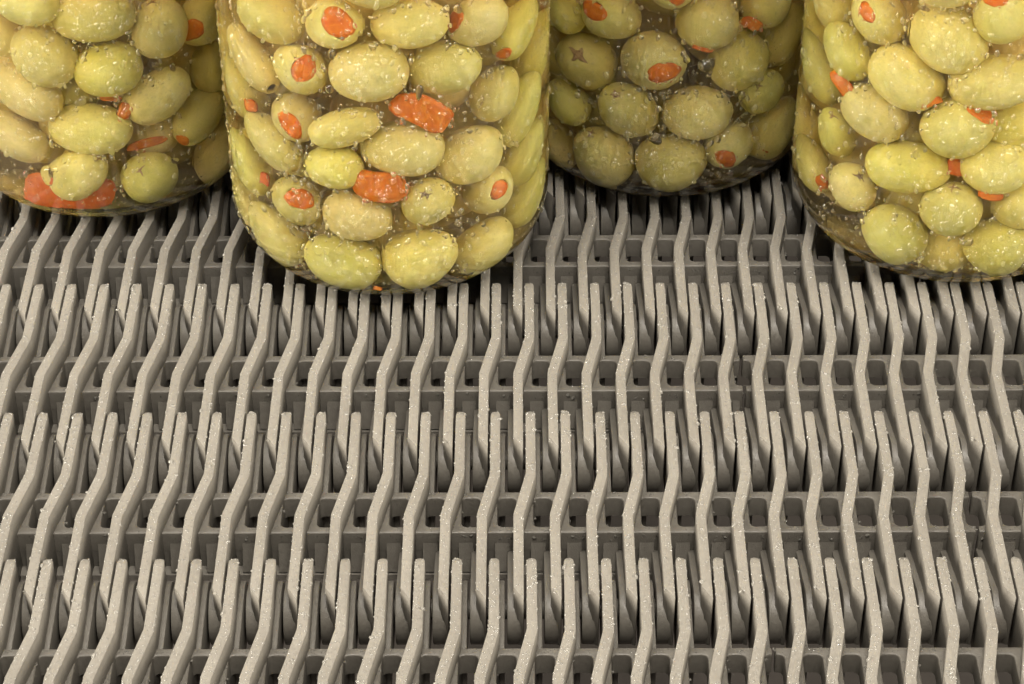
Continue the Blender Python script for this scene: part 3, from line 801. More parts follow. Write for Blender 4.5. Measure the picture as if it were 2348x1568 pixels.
['leftmost',[-137.7,551.5,116.8],[0.39,-0.57,-0.72],6.88,8.02,'O',0,'B'],
['leftmost',[-88.5,582.7,36.7],[-0.08,-0.28,0.96],6.7,8.16,'P',1,'B'],
['leftmost',[-132.1,579.3,18.1],[-0.38,0.19,0.91],7.16,7.93,'O',0,'B'],
['leftmost',[-99.9,586.6,30.8],[-0.26,-0.91,0.32],6.62,7.43,'O',1,'B'],
['leftmost',[-103.2,591.4,68.8],[-0.5,0.83,-0.26],7.0,8.21,'O',0,'B'],
['leftmost',[-118.7,565.7,48.9],[-0.65,-0.53,0.54],6.38,7.47,'O',1,'F'],
['leftmost',[-113.1,599.4,28.0],[-0.33,0.89,0.3],6.58,8.19,'O',1,'B'],
['leftmost',[-110.6,574.0,19.0],[-0.65,-0.63,-0.43],6.35,7.86,'O',2,'B'],
['leftmost',[-130.0,584.2,51.5],[0.65,-0.19,-0.73],6.81,8.37,'O',1,'B'],
['leftmost',[-119.3,588.2,13.2],[0.4,-0.42,0.82],6.63,7.82,'O',2,'B'],
['leftmost',[-121.8,584.6,28.4],[-0.28,0.53,-0.8],7.09,8.54,'O',1,'B'],
['leftmost',[-114.0,552.6,59.1],[0.45,0.45,0.77],6.96,7.75,'O',1,'F'],
['leftmost',[-101.8,550.2,74.9],[0.02,-0.24,-0.97],6.58,7.75,'O',2,'F'],
['leftmost',[-96.7,593.9,95.3],[0.93,-0.2,0.3],6.83,7.7,'O',2,'B'],
['leftmost',[-116.5,580.2,117.9],[0.11,0.99,0.13],6.35,7.56,'O',2,'B'],
['leftmost',[-99.3,558.6,59.0],[0.01,-0.49,0.87],6.46,7.82,'O',0,'F'],
['leftmost',[-99.6,564.8,11.8],[0.08,-1.0,-0.02],6.41,7.54,'O',2,'F'],
['leftmost',[-105.7,541.3,116.4],[0.83,0.43,0.36],7.19,8.78,'O',1,'B'],
['leftmost',[-92.5,561.4,78.1],[-0.36,0.81,-0.46],6.33,7.4,'O',1,'F'],
['leftmost',[-120.7,596.7,117.7],[-0.26,-0.64,0.72],6.63,7.61,'O',2,'B'],
['leftmost',[-117.2,555.9,72.4],[0.72,-0.69,-0.11],6.49,7.38,'O',0,'F'],
['leftmost',[-130.8,562.1,90.4],[-0.98,0.18,-0.04],7.19,8.34,'O',0,'F'],
['leftmost',[-140.3,581.3,39.8],[-0.07,0.87,-0.48],6.94,7.83,'O',0,'B'],
['leftmost',[-107.6,580.0,53.0],[0.27,-0.68,0.68],6.46,7.96,'O',0,'B'],
['leftmost',[-133.1,590.7,69.6],[0.98,-0.08,0.18],6.65,7.93,'O',1,'B'],
['leftmost',[-110.9,563.4,36.5],[-0.34,0.93,0.14],7.03,8.14,'O',1,'F'],
['leftmost',[-122.9,587.5,96.0],[-0.63,-0.67,0.38],6.55,7.9,'O',2,'B'],
['leftmost',[-107.2,560.1,106.4],[0.36,-0.89,-0.27],6.9,7.76,'O',0,'F'],
['leftmost',[-99.2,588.7,118.8],[-0.54,0.83,-0.18],6.67,7.52,'O',1,'B'],
['leftmost',[-128.6,577.5,118.9],[-0.19,0.85,0.48],6.31,7.8,'O',2,'B'],
['leftmost',[-89.1,589.9,110.2],[-0.17,-0.43,-0.89],6.77,7.79,'P',2,'B'],
['leftmost',[-125.1,553.6,104.2],[-0.56,-0.51,0.65],6.48,7.31,'O',2,'F'],
['leftmost',[-132.5,581.8,88.1],[0.07,0.19,-0.98],6.94,7.66,'O',2,'B'],
['leftmost',[-82.0,565.6,116.5],[0.59,-0.8,-0.08],6.8,8.27,'O',2,'B'],
['leftmost',[-119.7,597.0,46.1],[-0.84,-0.41,0.37],6.44,7.22,'O',2,'B'],
['leftmost',[-128.8,561.3,59.7],[0.26,0.33,0.91],6.91,8.23,'O',2,'F'],
['leftmost',[-88.3,578.8,85.9],[0.75,0.38,0.54],6.77,8.25,'O',1,'B'],
['leftmost',[-89.9,591.8,77.4],[-0.24,0.12,0.96],6.55,7.89,'O',1,'B'],
['leftmost',[-141.1,568.6,117.5],[0.35,0.84,-0.41],6.57,7.51,'O',1,'B'],
['leftmost',[-124.3,551.3,116.0],[0.61,-0.71,-0.35],6.56,7.26,'O',0,'F'],
['leftmost',[-91.2,568.6,99.5],[0.28,0.96,-0.07],6.69,8.16,'O',1,'F'],
['leftmost',[-131.7,560.9,20.4],[-0.68,0.26,0.68],6.31,6.97,'P',0,'F'],
['leftmost',[-100.8,579.5,98.8],[0.97,0.23,0.08],6.78,7.94,'O',2,'B'],
['leftmost',[-132.7,571.6,71.2],[-0.54,-0.53,-0.66],6.53,7.51,'O',1,'F'],
['leftmost',[-95.3,575.1,48.0],[-0.94,0.14,0.32],6.94,7.88,'O',2,'B'],
['leftmost',[-138.6,583.9,114.2],[0.26,0.52,-0.82],6.81,8.3,'O',1,'B'],
['leftmost',[-105.1,549.0,97.2],[-0.48,0.88,-0.03],6.44,7.53,'O',0,'F'],
['leftmost',[-111.3,553.2,12.6],[-0.98,0.17,-0.14],6.96,8.06,'O',1,'F'],
['leftmost',[-116.5,595.5,60.6],[0.68,-0.51,-0.52],7.0,8.07,'O',0,'B'],
['leftmost',[-90.5,569.7,21.1],[-0.19,0.93,0.32],6.55,7.39,'O',0,'F'],
['leftmost',[-106.3,554.3,45.2],[0.46,-0.42,-0.78],6.49,7.16,'O',0,'F'],
['leftmost',[-97.4,595.9,55.6],[0.21,0.48,-0.85],7.2,8.74,'O',2,'B'],
['leftmost',[-111.3,600.2,92.4],[0.64,0.66,0.38],6.98,8.25,'O',2,'B'],
['leftmost',[-86.5,588.3,23.4],[0.86,0.09,0.5],6.34,7.53,'O',1,'B'],
['leftmost',[-85.1,583.1,98.7],[0.24,-0.89,0.4],6.76,7.74,'O',2,'B'],
['leftmost',[-124.2,568.4,14.0],[0.25,0.65,0.72],6.43,7.62,'O',0,'F'],
['leftmost',[-109.1,577.4,37.0],[-0.9,0.15,-0.4],6.33,7.06,'O',1,'B'],
['leftmost',[-129.7,596.0,26.0],[0.02,-0.15,0.99],6.33,7.55,'O',0,'B'],
['leftmost',[-105.4,584.5,12.4],[1.0,0.05,0.05],6.73,7.79,'O',1,'B'],
['leftmost',[-134.8,578.3,101.2],[0.59,0.79,0.13],6.96,7.91,'O',1,'B'],
['leftmost',[-80.7,579.6,113.7],[-0.17,0.82,0.55],6.48,8.05,'O',0,'B'],
['leftmost',[-125.6,593.0,83.0],[-0.57,-0.82,-0.05],6.35,7.43,'O',0,'B'],
['leftmost',[-112.7,585.5,107.7],[-0.54,0.81,-0.24],7.17,8.0,'O',2,'B'],
['leftmost',[-123.9,572.9,56.2],[0.86,0.39,0.33],6.49,7.5,'O',1,'F'],
['leftmost',[-107.3,565.1,118.8],[0.89,-0.15,0.43],6.49,7.19,'O',1,'B'],
['leftmost',[-126.0,598.0,105.2],[-0.83,-0.55,0.12],6.55,7.46,'O',2,'B'],
['leftmost',[-110.4,600.4,13.8],[-0.02,0.44,-0.9],6.61,7.31,'O',1,'B'],
['leftmost',[-87.6,581.0,11.8],[-0.65,-0.09,-0.76],6.47,7.41,'O',0,'B'],
['leftmost',[-120.3,570.7,28.8],[0.54,0.84,-0.01],6.85,7.73,'O',0,'F'],
['leftmost',[-104.1,600.1,81.1],[0.03,-0.64,0.77],6.33,7.42,'O',0,'B'],
['leftmost',[-111.7,567.0,60.7],[-0.43,-0.7,0.57],6.8,8.49,'P',2,'F'],
['leftmost',[-81.7,580.1,49.8],[-0.36,-0.63,0.69],6.57,7.74,'O',1,'B'],
['rear',[25.5,550.5,56.6],[-0.64,-0.67,0.38],6.29,8.18,'P',0,'stuffed olive with pimiento on its left side at the top of the rear jar'],
['rear',[48.5,547.2,55.9],[0.68,-0.62,-0.38],6.82,7.64,'O',0,'large droplet covered olive in the upper right middle of the rear jar'],
['rear',[35.9,547.0,44.9],[0.26,-0.96,-0.06],7.41,8.01,'P',0,'big round stuffed olive with low pimiento in the centre of the rear jar'],
['rear',[20.3,553.7,40.4],[-0.4,-0.74,0.55],7.17,7.88,'S',2,'olive with a wide brown bruise, left of centre in the rear jar'],
['rear',[56.2,550.8,42.4],[0.17,-0.79,-0.58],7.17,8.03,'O',1,'large olive right of the big clinging drop in the rear jar'],
['rear',[30.2,548.2,28.7],[-0.42,-0.5,0.76],6.64,9.03,'S',0,'wide olive with faint scar, third row centre of the rear jar'],
['rear',[47.0,546.8,28.6],[0.94,-0.35,-0.04],6.99,8.39,'O',0,'wide olive with bright highlight, third row right of centre in the rear jar'],
['rear',[24.7,550.3,12.9],[-0.42,-0.21,0.88],7.27,8.29,'S',0,'olive with dark stem hole, bottom left of the rear jar'],
['rear',[41.0,545.8,14.0],[0.97,-0.19,0.15],7.17,8.6,'O',2,'broad tan olive at the bottom centre of the rear jar'],
['rear',[55.1,548.7,17.0],[-0.05,-0.97,-0.25],6.01,6.5,'P',0,'yellow olive with pimiento underneath, bottom right of the rear jar'],
['rear',[62.4,554.2,57.1],[0.68,-0.62,-0.38],5.77,6.92,'O',0,'green olive at the top right of the rear jar'],
['rear',[14.6,555.6,53.6],[0.48,-0.72,-0.5],5.07,5.83,'O',1,'smooth yellow green olive at the top left of the rear jar'],
['rear',[39.3,544.9,67.4],[0.17,-0.98,0.12],5.24,6.29,'P',0,'stuffed olive mostly cut off by the top of the picture in the rear jar'],
['rear',[62.4,553.8,30.7],[-0.04,-0.8,0.6],5.87,7.52,'S',1,'olive with brown crack facing out at the right side of the rear jar'],
['rear',[15.9,554.6,26.5],[0.33,-0.77,-0.55],5.42,6.5,'O',1,'smooth yellow olive at the left side, third row of the rear jar'],
['rear',[65.8,560.6,44.3],[0.3,0.4,0.87],6.6,8.58,'O',2,'dim brownish olive at the upper right wall of the rear jar'],
['rear',[65.9,557.6,16.4],[0.49,0.34,0.8],6.6,8.58,'O',2,'dim yellow olive at the lower right wall of the rear jar'],
['rear',[14.0,561.2,9.6],[0.25,-0.78,-0.57],6.3,6.93,'O',2,'small brown olive at the lower left wall of the rear jar'],
['rear',[13.9,565.3,38.0],[0.25,-0.78,-0.57],6.3,7.56,'O',2,'dim olive beside the front jar, left wall of the rear jar'],
['rear',[64.3,589.1,110.6],[-0.12,-0.1,0.99],7.12,8.17,'O',2,'B'],
['rear',[20.3,601.9,107.7],[-0.23,0.36,-0.91],7.06,7.79,'O',2,'B'],
['rear',[28.7,598.0,81.2],[0.75,-0.39,0.53],6.66,8.14,'O',1,'B'],
['rear',[42.0,556.8,118.8],[-0.19,0.5,-0.84],7.27,8.01,'O',1,'B'],
['rear',[56.5,598.7,78.8],[0.33,0.83,0.45],6.72,8.28,'O',1,'B'],
['rear',[15.6,586.9,79.1],[-0.09,0.9,-0.42],7.14,7.87,'O',2,'B'],
['rear',[44.5,593.8,46.6],[-0.5,-0.8,-0.34],6.99,7.87,'O',1,'B'],
['rear',[33.7,572.7,67.9],[0.41,0.56,0.72],6.83,7.96,'O',2,'F'],
['rear',[53.4,568.4,89.6],[-0.5,0.11,-0.86],6.57,7.68,'O',0,'F'],
['rear',[29.1,592.7,28.8],[-0.38,-0.11,-0.92],6.3,7.0,'O',2,'B'],
['rear',[42.7,581.0,76.8],[0.92,0.4,-0.06],6.69,7.43,'P',1,'F'],
['rear',[17.8,569.7,117.2],[0.44,0.18,-0.88],6.31,7.65,'O',1,'B'],
['rear',[16.4,588.4,22.6],[0.21,-0.11,-0.97],6.85,8.03,'O',2,'B'],
['rear',[27.0,594.1,47.9],[-0.24,-0.67,0.7],7.29,8.8,'O',1,'B'],
['rear',[60.8,587.9,36.9],[-0.86,0.07,0.5],6.56,7.64,'P',2,'B'],
['rear',[42.1,583.0,104.8],[-0.25,0.76,-0.6],7.22,8.04,'O',1,'B'],
['rear',[56.5,563.2,110.9],[0.62,-0.04,0.78],6.67,8.29,'O',2,'F'],
['rear',[62.1,574.0,103.5],[0.51,0.86,0.06],6.74,7.91,'O',1,'F'],
['rear',[38.0,574.9,45.3],[0.92,0.4,-0.02],6.58,8.02,'O',0,'F'],
['rear',[31.7,572.6,95.3],[0.13,-0.49,0.86],6.82,8.1,'O',2,'F'],
['rear',[38.3,574.0,28.0],[0.13,-0.3,-0.95],6.36,7.61,'O',0,'F'],
['rear',[43.6,607.8,35.2],[-0.11,0.74,-0.67],6.64,8.18,'O',0,'B'],
['rear',[38.0,576.9,12.1],[0.69,-0.65,-0.32],7.06,7.78,'O',2,'F'],
['rear',[26.0,564.4,17.9],[0.09,0.73,-0.68],6.81,8.4,'O',2,'F'],
['rear',[13.9,595.8,59.2],[-0.47,-0.81,-0.36],7.08,8.12,'O',2,'B'],
['rear',[26.9,587.0,95.0],[-0.32,-0.94,-0.12],7.11,8.05,'O',2,'B'],
['rear',[28.2,607.2,60.1],[0.66,-0.57,-0.49],6.36,7.13,'O',0,'B'],
['rear',[48.3,596.4,21.8],[0.55,-0.59,-0.6],7.04,8.5,'P',2,'B'],
['rear',[61.3,583.2,85.3],[-0.76,-0.54,-0.35],7.15,8.81,'O',2,'B'],
['rear',[36.3,598.4,104.4],[-0.78,0.41,0.47],6.86,8.45,'P',2,'B'],
['rear',[19.3,578.6,45.8],[0.99,0.14,0.01],7.01,8.27,'O',0,'F'],
['rear',[46.1,597.3,87.9],[0.79,-0.35,-0.49],6.9,7.96,'O',1,'B'],
['rear',[45.8,608.2,60.8],[-0.7,0.7,-0.12],7.04,8.36,'O',1,'B'],
['rear',[31.0,607.1,38.9],[0.71,0.35,-0.61],6.8,7.97,'O',2,'B'],
['rear',[20.9,602.5,29.0],[0.76,0.6,0.25],6.92,7.91,'P',1,'B'],
['rear',[49.0,607.8,97.0],[0.39,0.89,-0.23],6.63,7.67,'O',2,'B'],
['rear',[29.6,607.5,91.7],[-0.9,-0.13,-0.43],6.61,7.75,'O',1,'B'],
['rear',[24.0,566.4,80.3],[0.88,-0.47,0.12],7.28,8.41,'P',0,'F'],
['rear',[49.1,597.1,114.2],[-0.64,-0.64,0.42],7.09,7.91,'O',1,'B'],
['rear',[55.3,574.8,15.3],[-0.07,-0.77,0.63],6.84,7.54,'O',0,'F'],
['rear',[35.6,606.7,17.8],[0.32,-0.8,0.52],7.26,8.13,'P',1,'B'],
['rear',[34.8,568.7,109.7],[0.33,0.94,-0.04],6.45,7.97,'O',1,'F'],
['rear',[41.8,586.7,60.9],[0.95,-0.24,-0.18],7.22,8.57,'O',0,'B'],
['rear',[38.0,598.8,68.8],[-0.12,-0.2,-0.97],6.86,8.24,'O',0,'B'],
['rear',[51.3,568.5,69.6],[0.05,-0.72,-0.7],6.39,7.74,'O',1,'F'],
['rear',[17.3,555.6,116.0],[0.31,-0.77,-0.55],6.34,7.3,'O',2,'F'],
['rear',[29.0,580.3,81.8],[0.91,-0.37,0.18],6.31,7.17,'O',0,'F'],
['rear',[64.6,593.6,58.6],[-0.75,0.65,0.12],6.82,7.69,'O',0,'B'],
['rear',[11.9,591.1,99.4],[0.95,0.16,-0.26],6.41,7.08,'O',1,'B'],
['rear',[61.0,599.6,98.7],[0.5,0.83,0.24],7.0,7.9,'O',0,'B'],
['rear',[58.4,570.8,29.8],[-0.99,0.16,-0.01],7.0,8.71,'O',0,'F'],
['rear',[42.1,560.7,101.9],[-0.04,0.97,-0.22],6.45,7.92,'O',1,'F'],
['rear',[53.9,568.8,56.3],[-0.98,0.21,0.05],6.99,8.62,'O',0,'F'],
['rear',[19.5,600.3,13.9],[-0.29,0.63,0.72],6.42,7.28,'O',0,'B'],
['rear',[27.2,586.9,70.2],[-0.63,-0.77,0.08],6.98,7.87,'O',1,'B'],
['rear',[62.2,597.7,15.1],[0.7,-0.3,-0.64],6.68,7.92,'O',1,'B'],
['rear',[55.7,577.3,41.9],[0.31,0.0,0.95],6.37,7.38,'O',2,'F'],
['rear',[25.9,565.5,50.8],[-0.97,-0.04,0.23],6.81,8.45,'O',1,'F'],
['rear',[36.6,556.0,84.2],[0.36,-0.93,-0.08],6.42,7.22,'O',1,'F'],
['rear',[27.8,566.3,35.4],[0.12,0.87,0.48],7.06,8.44,'O',2,'F'],
['rear',[51.8,564.1,43.4],[-0.81,-0.0,0.59],6.84,7.91,'O',1,'F'],
['rear',[28.9,594.4,118.2],[-0.25,-0.75,0.62],6.84,8.02,'O',0,'B'],
['rear',[48.7,576.5,115.4],[0.6,-0.66,-0.46],6.37,7.09,'O',1,'F'],
['rear',[11.2,590.8,37.5],[0.07,-0.32,0.95],6.7,7.97,'O',2,'B'],
['rear',[12.2,584.9,113.7],[0.71,0.69,-0.15],6.88,7.79,'O',0,'B'],
['rear',[43.4,559.6,24.0],[0.98,0.06,0.17],7.04,8.49,'O',2,'F'],
['rear',[41.3,608.1,113.7],[0.15,0.8,0.58],6.68,7.69,'O',1,'B'],
['rear',[40.1,559.8,61.0],[-0.78,0.59,-0.2],6.82,8.1,'O',1,'F'],
['rear',[59.2,583.6,64.2],[0.25,0.26,0.93],6.41,7.51,'O',0,'B'],
['rear',[63.2,586.4,23.4],[0.51,-0.56,0.65],6.64,8.21,'O',2,'B'],
['rear',[57.7,602.8,33.4],[-0.87,0.35,-0.33],7.25,8.33,'O',1,'B'],
['rear',[27.7,576.5,115.6],[-0.27,-0.39,0.88],6.47,7.25,'O',0,'F'],
['rear',[31.5,591.2,11.7],[-0.97,0.22,0.03],7.1,8.67,'O',1,'B'],
['rear',[25.5,579.5,26.9],[0.52,0.55,-0.66],7.07,8.08,'O',2,'F'],
['rear',[46.8,582.8,88.4],[-0.09,0.94,0.32],6.51,7.4,'O',2,'B'],
['rear',[42.0,606.9,80.3],[-0.85,-0.39,-0.36],6.52,7.66,'O',2,'B'],
['rear',[70.3,566.5,118.5],[0.79,-0.55,0.25],6.43,7.11,'O',0,'B'],
['rear',[42.5,585.8,32.5],[-0.54,0.59,-0.6],6.8,7.7,'O',2,'B'],
['rear',[20.6,578.2,103.6],[-0.74,-0.36,-0.57],6.36,7.26,'O',0,'F'],
['rear',[18.8,580.1,11.7],[-0.83,-0.29,0.49],6.46,7.68,'P',2,'F'],
['rear',[21.3,577.7,60.7],[-0.75,-0.66,0.0],6.77,7.76,'O',2,'F'],
['rear',[31.9,548.8,114.8],[-0.25,0.97,0.08],6.45,7.16,'O',1,'F'],
['rear',[65.7,595.2,47.0],[0.5,-0.84,0.21],6.31,7.75,'O',0,'B'],
['rear',[54.5,604.8,48.0],[0.71,-0.1,0.7],7.08,7.83,'O',0,'B'],
['rear',[49.3,558.6,78.8],[-0.86,-0.4,-0.31],6.31,6.95,'O',1,'F'],
['rear',[68.0,591.6,71.7],[-0.6,0.8,-0.07],7.01,8.19,'O',1,'B'],
['rear',[16.8,597.8,89.8],[0.88,-0.35,0.33],6.43,7.57,'O',1,'B'],
['rear',[18.6,575.3,90.2],[0.26,0.96,0.13],6.45,7.58,'O',0,'F'],
['rear',[61.4,571.9,75.5],[-0.2,-0.81,0.56],6.85,8.45,'P',0,'F'],
['rear',[53.8,550.2,117.2],[-0.13,0.99,-0.07],6.47,7.95,'O',1,'B'],
['rear',[39.7,568.6,81.4],[-0.89,0.03,-0.45],7.03,8.48,'O',2,'F'],
['rightmost',[90.5,520.1,74.2],[-0.63,-0.65,0.42],6.19,7.68,'P',0,'stuffed olive with narrow pimiento on its left end, top of the rightmost jar'],
['rightmost',[104.4,510.4,74.2],[0.55,-0.69,-0.46],7.3,8.76,'O',0,'large smooth pale olive, upper middle of the rightmost jar'],
['rightmost',[115.0,507.2,82.8],[-0.34,-0.4,0.85],5.97,7.17,'P',0,'stuffed olive with round pimiento in the top right corner of the picture, rightmost jar'],
['rightmost',[115.4,507.9,63.3],[0.97,-0.13,0.22],6.46,9.69,'O',0,'long glossy olive at the right, second row of the rightmost jar'],
['rightmost',[96.7,513.9,60.8],[0.68,-0.62,-0.38],7.3,8.62,'O',0,'olive left of the long glossy olive, middle of the rightmost jar'],
['rightmost',[108.7,508.8,49.8],[0.54,-0.36,0.76],7.43,7.88,'P',0,'round olive with big pimiento at its upper right, centre of the rightmost jar'],
['rightmost',[99.0,512.5,35.2],[0.97,-0.19,0.15],6.46,9.37,'O',1,'wide oval olive below the middle of the rightmost jar'],
['rightmost',[90.9,517.8,47.7],[0.84,-0.5,-0.22],6.42,8.02,'O',0,'pale tilted olive left of centre in the rightmost jar'],
['rightmost',[118.4,508.2,38.5],[0.91,-0.4,-0.11],6.73,7.73,'O',0,'olive under the large shining drop at the right of the rightmost jar'],
['rightmost',[109.5,507.9,25.6],[-0.06,-0.21,0.98],6.5,7.15,'S',0,'olive with small brown nick on top, bottom middle of the rightmost jar'],
['rightmost',[98.0,512.5,14.5],[0.48,-0.72,-0.5],7.08,7.43,'O',1,'round yellow green olive at the bottom left of the rightmost jar'],
['rightmost',[121.8,509.3,13.8],[0.84,-0.5,-0.22],6.99,7.69,'O',1,'round olive at the bottom right corner of the rightmost jar'],
['rightmost',[88.3,519.8,23.7],[0.0,-0.6,0.8],5.75,6.44,'X',0,'olive with small star scar facing out, lower left of the rightmost jar'],
['rightmost',[84.9,525.0,61.0],[0.33,-0.77,-0.55],5.75,7.19,'O',1,'green olive above the crushed red pimiento in the rightmost jar'],
['rightmost',[84.5,526.0,36.1],[-0.38,-0.4,0.83],5.09,6.87,'S',1,'olive with brown scar near the left wall of the rightmost jar'],
['rightmost',[82.7,537.8,47.9],[0.45,-0.73,-0.51],6.0,9.0,'O',1,'long olive slanting at the left wall of the rightmost jar'],
['rightmost',[82.0,535.1,19.6],[0.0,-1.0,0.0],5.8,8.41,'P',2,'dim olive with thin pimiento slit at the left wall of the rightmost jar'],
['rightmost',[83.7,535.1,69.1],[0.48,-0.72,-0.5],5.8,6.67,'O',0,'small olive at the top left of the rightmost jar'],
['rightmost',[86.7,549.8,55.5],[0.25,-0.78,-0.57],6.2,8.37,'O',1,'thin olive at the upper left wall of the rightmost jar'],
['rightmost',[102.0,508.6,89.7],[0.97,-0.19,0.15],5.31,6.37,'O',0,'olive cut off by the picture top above the smooth pale olive, rightmost jar'],
['rightmost',[121.3,513.2,49.9],[0.84,-0.5,-0.22],6.42,7.06,'O',1,'yellowish olive behind the right side gap of the rightmost jar'],
['rightmost',[125.9,509.5,26.4],[0.84,-0.5,-0.22],6.19,6.81,'O',1,'olive half hidden low at the right picture edge in the rightmost jar'],
['rightmost',[110.2,514.2,10.5],[0.84,-0.5,-0.22],5.75,6.33,'O',2,'dim olive at the very bottom behind the front ones in the rightmost jar'],
['rightmost',[85.0,549.4,25.0],[0.17,-0.79,-0.58],6.2,8.37,'O',2,'amber olive pressed at the left wall, middle of the rightmost jar'],
['rightmost',[117.6,527.4,100.6],[-0.91,0.11,-0.4],7.3,8.56,'O',2,'F'],
['rightmost',[110.0,508.5,117.3],[-0.45,-0.07,-0.89],6.39,7.82,'O',0,'B'],
['rightmost',[114.8,571.8,31.2],[-0.45,0.2,0.87],7.1,8.12,'O',0,'B'],
['rightmost',[135.8,559.7,112.2],[0.13,-0.39,0.91],6.44,7.43,'O',2,'B'],
['rightmost',[119.6,521.9,68.4],[-0.24,-0.57,-0.79],7.2,8.14,'P',2,'F'],
['rightmost',[132.9,532.5,101.8],[0.12,0.63,0.77],7.04,8.48,'O',2,'F'],
['rightmost',[101.2,528.7,68.8],[0.57,-0.81,-0.14],6.43,7.27,'O',2,'F'],
['rightmost',[112.6,525.9,51.0],[-0.27,0.67,0.69],6.93,8.63,'O',1,'F'],
['rightmost',[98.5,560.3,101.4],[0.69,0.4,-0.61],7.26,8.53,'O',0,'B'],
['rightmost',[109.0,542.8,70.3],[-0.37,-0.61,0.7],6.99,8.35,'O',0,'F'],
['rightmost',[104.7,535.1,109.8],[0.65,0.07,0.75],6.75,7.67,'P',1,'F'],
['rightmost',[131.0,540.6,36.6],[0.67,0.46,0.58],6.84,8.15,'O',1,'F'],
['rightmost',[88.5,526.4,118.5],[0.59,0.59,0.55],6.6,8.16,'O',1,'B'],
['rightmost',[111.8,554.8,100.5],[-0.02,0.42,0.91],7.01,8.46,'O',1,'B'],
['rightmost',[123.4,565.6,92.8],[0.12,-0.84,-0.53],6.7,7.57,'O',0,'B'],
['rightmost',[126.0,546.8,112.6],[0.92,-0.11,-0.38],6.32,7.76,'O',1,'B'],
['rightmost',[141.0,556.6,30.1],[-0.07,0.94,-0.33],6.35,7.08,'O',1,'B'],
['rightmost',[125.9,523.9,44.7],[0.52,0.68,0.52],6.4,7.76,'P',0,'F'],
['rightmost',[129.4,559.9,81.2],[-0.88,0.34,0.33],6.3,7.43,'O',1,'B'],
['rightmost',[105.9,545.7,87.8],[0.78,-0.35,0.52],6.48,7.23,'O',0,'B'],
['rightmost',[138.9,528.7,116.1],[-0.08,0.93,0.35],6.86,8.46,'O',2,'B'],
['rightmost',[104.0,565.9,18.2],[-0.44,-0.82,-0.36],6.78,7.52,'O',2,'B'],
['rightmost',[113.8,524.0,35.3],[-0.54,0.13,-0.83],6.91,8.29,'O',1,'F'],
['rightmost',[109.4,561.0,72.7],[0.03,0.56,-0.83],7.21,7.95,'O',2,'B'],
['rightmost',[105.7,537.0,41.7],[-0.35,0.32,0.88],6.41,7.68,'P',2,'F'],
['rightmost',[89.7,550.7,113.0],[0.06,0.18,-0.98],6.52,7.36,'O',2,'B'],
['rightmost',[104.4,523.9,19.3],[0.99,-0.02,-0.17],6.72,8.14,'P',0,'F'],
['rightmost',[130.7,562.7,47.7],[-0.29,0.83,-0.48],6.32,7.2,'O',2,'B'],
['rightmost',[96.2,538.8,26.4],[-0.13,0.13,-0.98],7.05,7.98,'O',1,'F'],
['rightmost',[138.7,552.4,15.0],[-0.73,0.64,0.22],6.7,7.73,'O',1,'B'],
['rightmost',[129.4,527.6,85.8],[-0.42,-0.17,-0.89],6.95,7.66,'O',2,'F'],
['rightmost',[121.3,562.7,115.8],[0.29,0.69,0.66],7.13,8.44,'O',0,'B'],
['rightmost',[120.7,532.1,15.3],[-0.25,-0.29,0.92],6.55,7.71,'P',2,'F'],
['rightmost',[134.5,541.4,80.6],[-0.53,0.71,-0.46],6.92,8.37,'O',2,'F'],
['rightmost',[134.3,532.7,16.1],[-0.67,0.69,-0.26],6.46,7.24,'O',2,'F'],
['rightmost',[106.1,520.5,92.4],[0.27,0.02,0.96],6.64,7.9,'O',2,'F'],
['rightmost',[101.6,567.8,40.2],[0.17,0.93,0.33],6.39,7.55,'O',1,'B'],
['rightmost',[122.0,543.7,63.3],[0.22,-0.66,0.72],7.12,7.92,'P',2,'F'],
['rightmost',[111.3,547.0,50.2],[0.39,-0.92,0.1],6.33,7.39,'O',0,'B'],
['rightmost',[124.4,561.4,59.2],[-0.32,-0.8,-0.51],6.96,8.54,'O',1,'B'],
['rightmost',[140.1,552.8,87.7],[-0.42,0.38,-0.83],6.33,7.52,'O',2,'B'],
['rightmost',[93.5,542.9,96.7],[-0.14,-0.11,-0.98],6.37,7.49,'O',2,'F'],
['rightmost',[93.6,549.3,67.4],[-0.68,0.11,-0.72],6.46,8.03,'O',2,'B'],
['rightmost',[96.5,543.6,12.2],[-0.03,-0.88,-0.47],6.43,7.22,'O',2,'F'],
['rightmost',[109.1,549.6,27.6],[0.83,0.08,0.55],6.65,7.8,'O',2,'B'],
['rightmost',[98.2,567.2,56.2],[0.41,0.52,0.75],6.68,8.07,'O',1,'B'],
['rightmost',[86.4,554.2,12.6],[0.02,0.99,0.13],6.62,7.37,'O',2,'B'],
['rightmost',[110.7,557.4,41.9],[-0.42,0.47,0.78],6.37,7.6,'O',0,'B'],
['rightmost',[95.0,551.2,36.8],[-0.34,-0.69,0.64],6.68,7.72,'O',2,'B'],
['rightmost',[139.4,554.9,69.9],[0.46,0.89,-0.08],7.08,8.02,'O',2,'B'],
['rightmost',[128.1,564.3,21.8],[-0.86,-0.42,-0.28],7.11,8.45,'O',1,'B'],
['rightmost',[125.9,530.6,57.9],[-0.58,-0.26,0.77],7.13,8.17,'P',1,'F'],
['rightmost',[115.6,532.1,85.1],[0.65,0.17,0.74],6.99,7.89,'O',2,'F'],
['rightmost',[123.3,557.8,38.0],[-0.19,-0.44,0.88],6.39,7.68,'O',0,'B'],
['rightmost',[119.6,538.6,27.8],[-0.75,-0.1,-0.65],6.77,7.57,'O',2,'F'],
['rightmost',[110.2,545.2,11.7],[-0.81,-0.47,-0.35],6.43,7.12,'O',1,'B'],
['rightmost',[120.5,544.4,92.7],[-0.0,-0.62,0.79],7.19,8.84,'O',2,'B'],
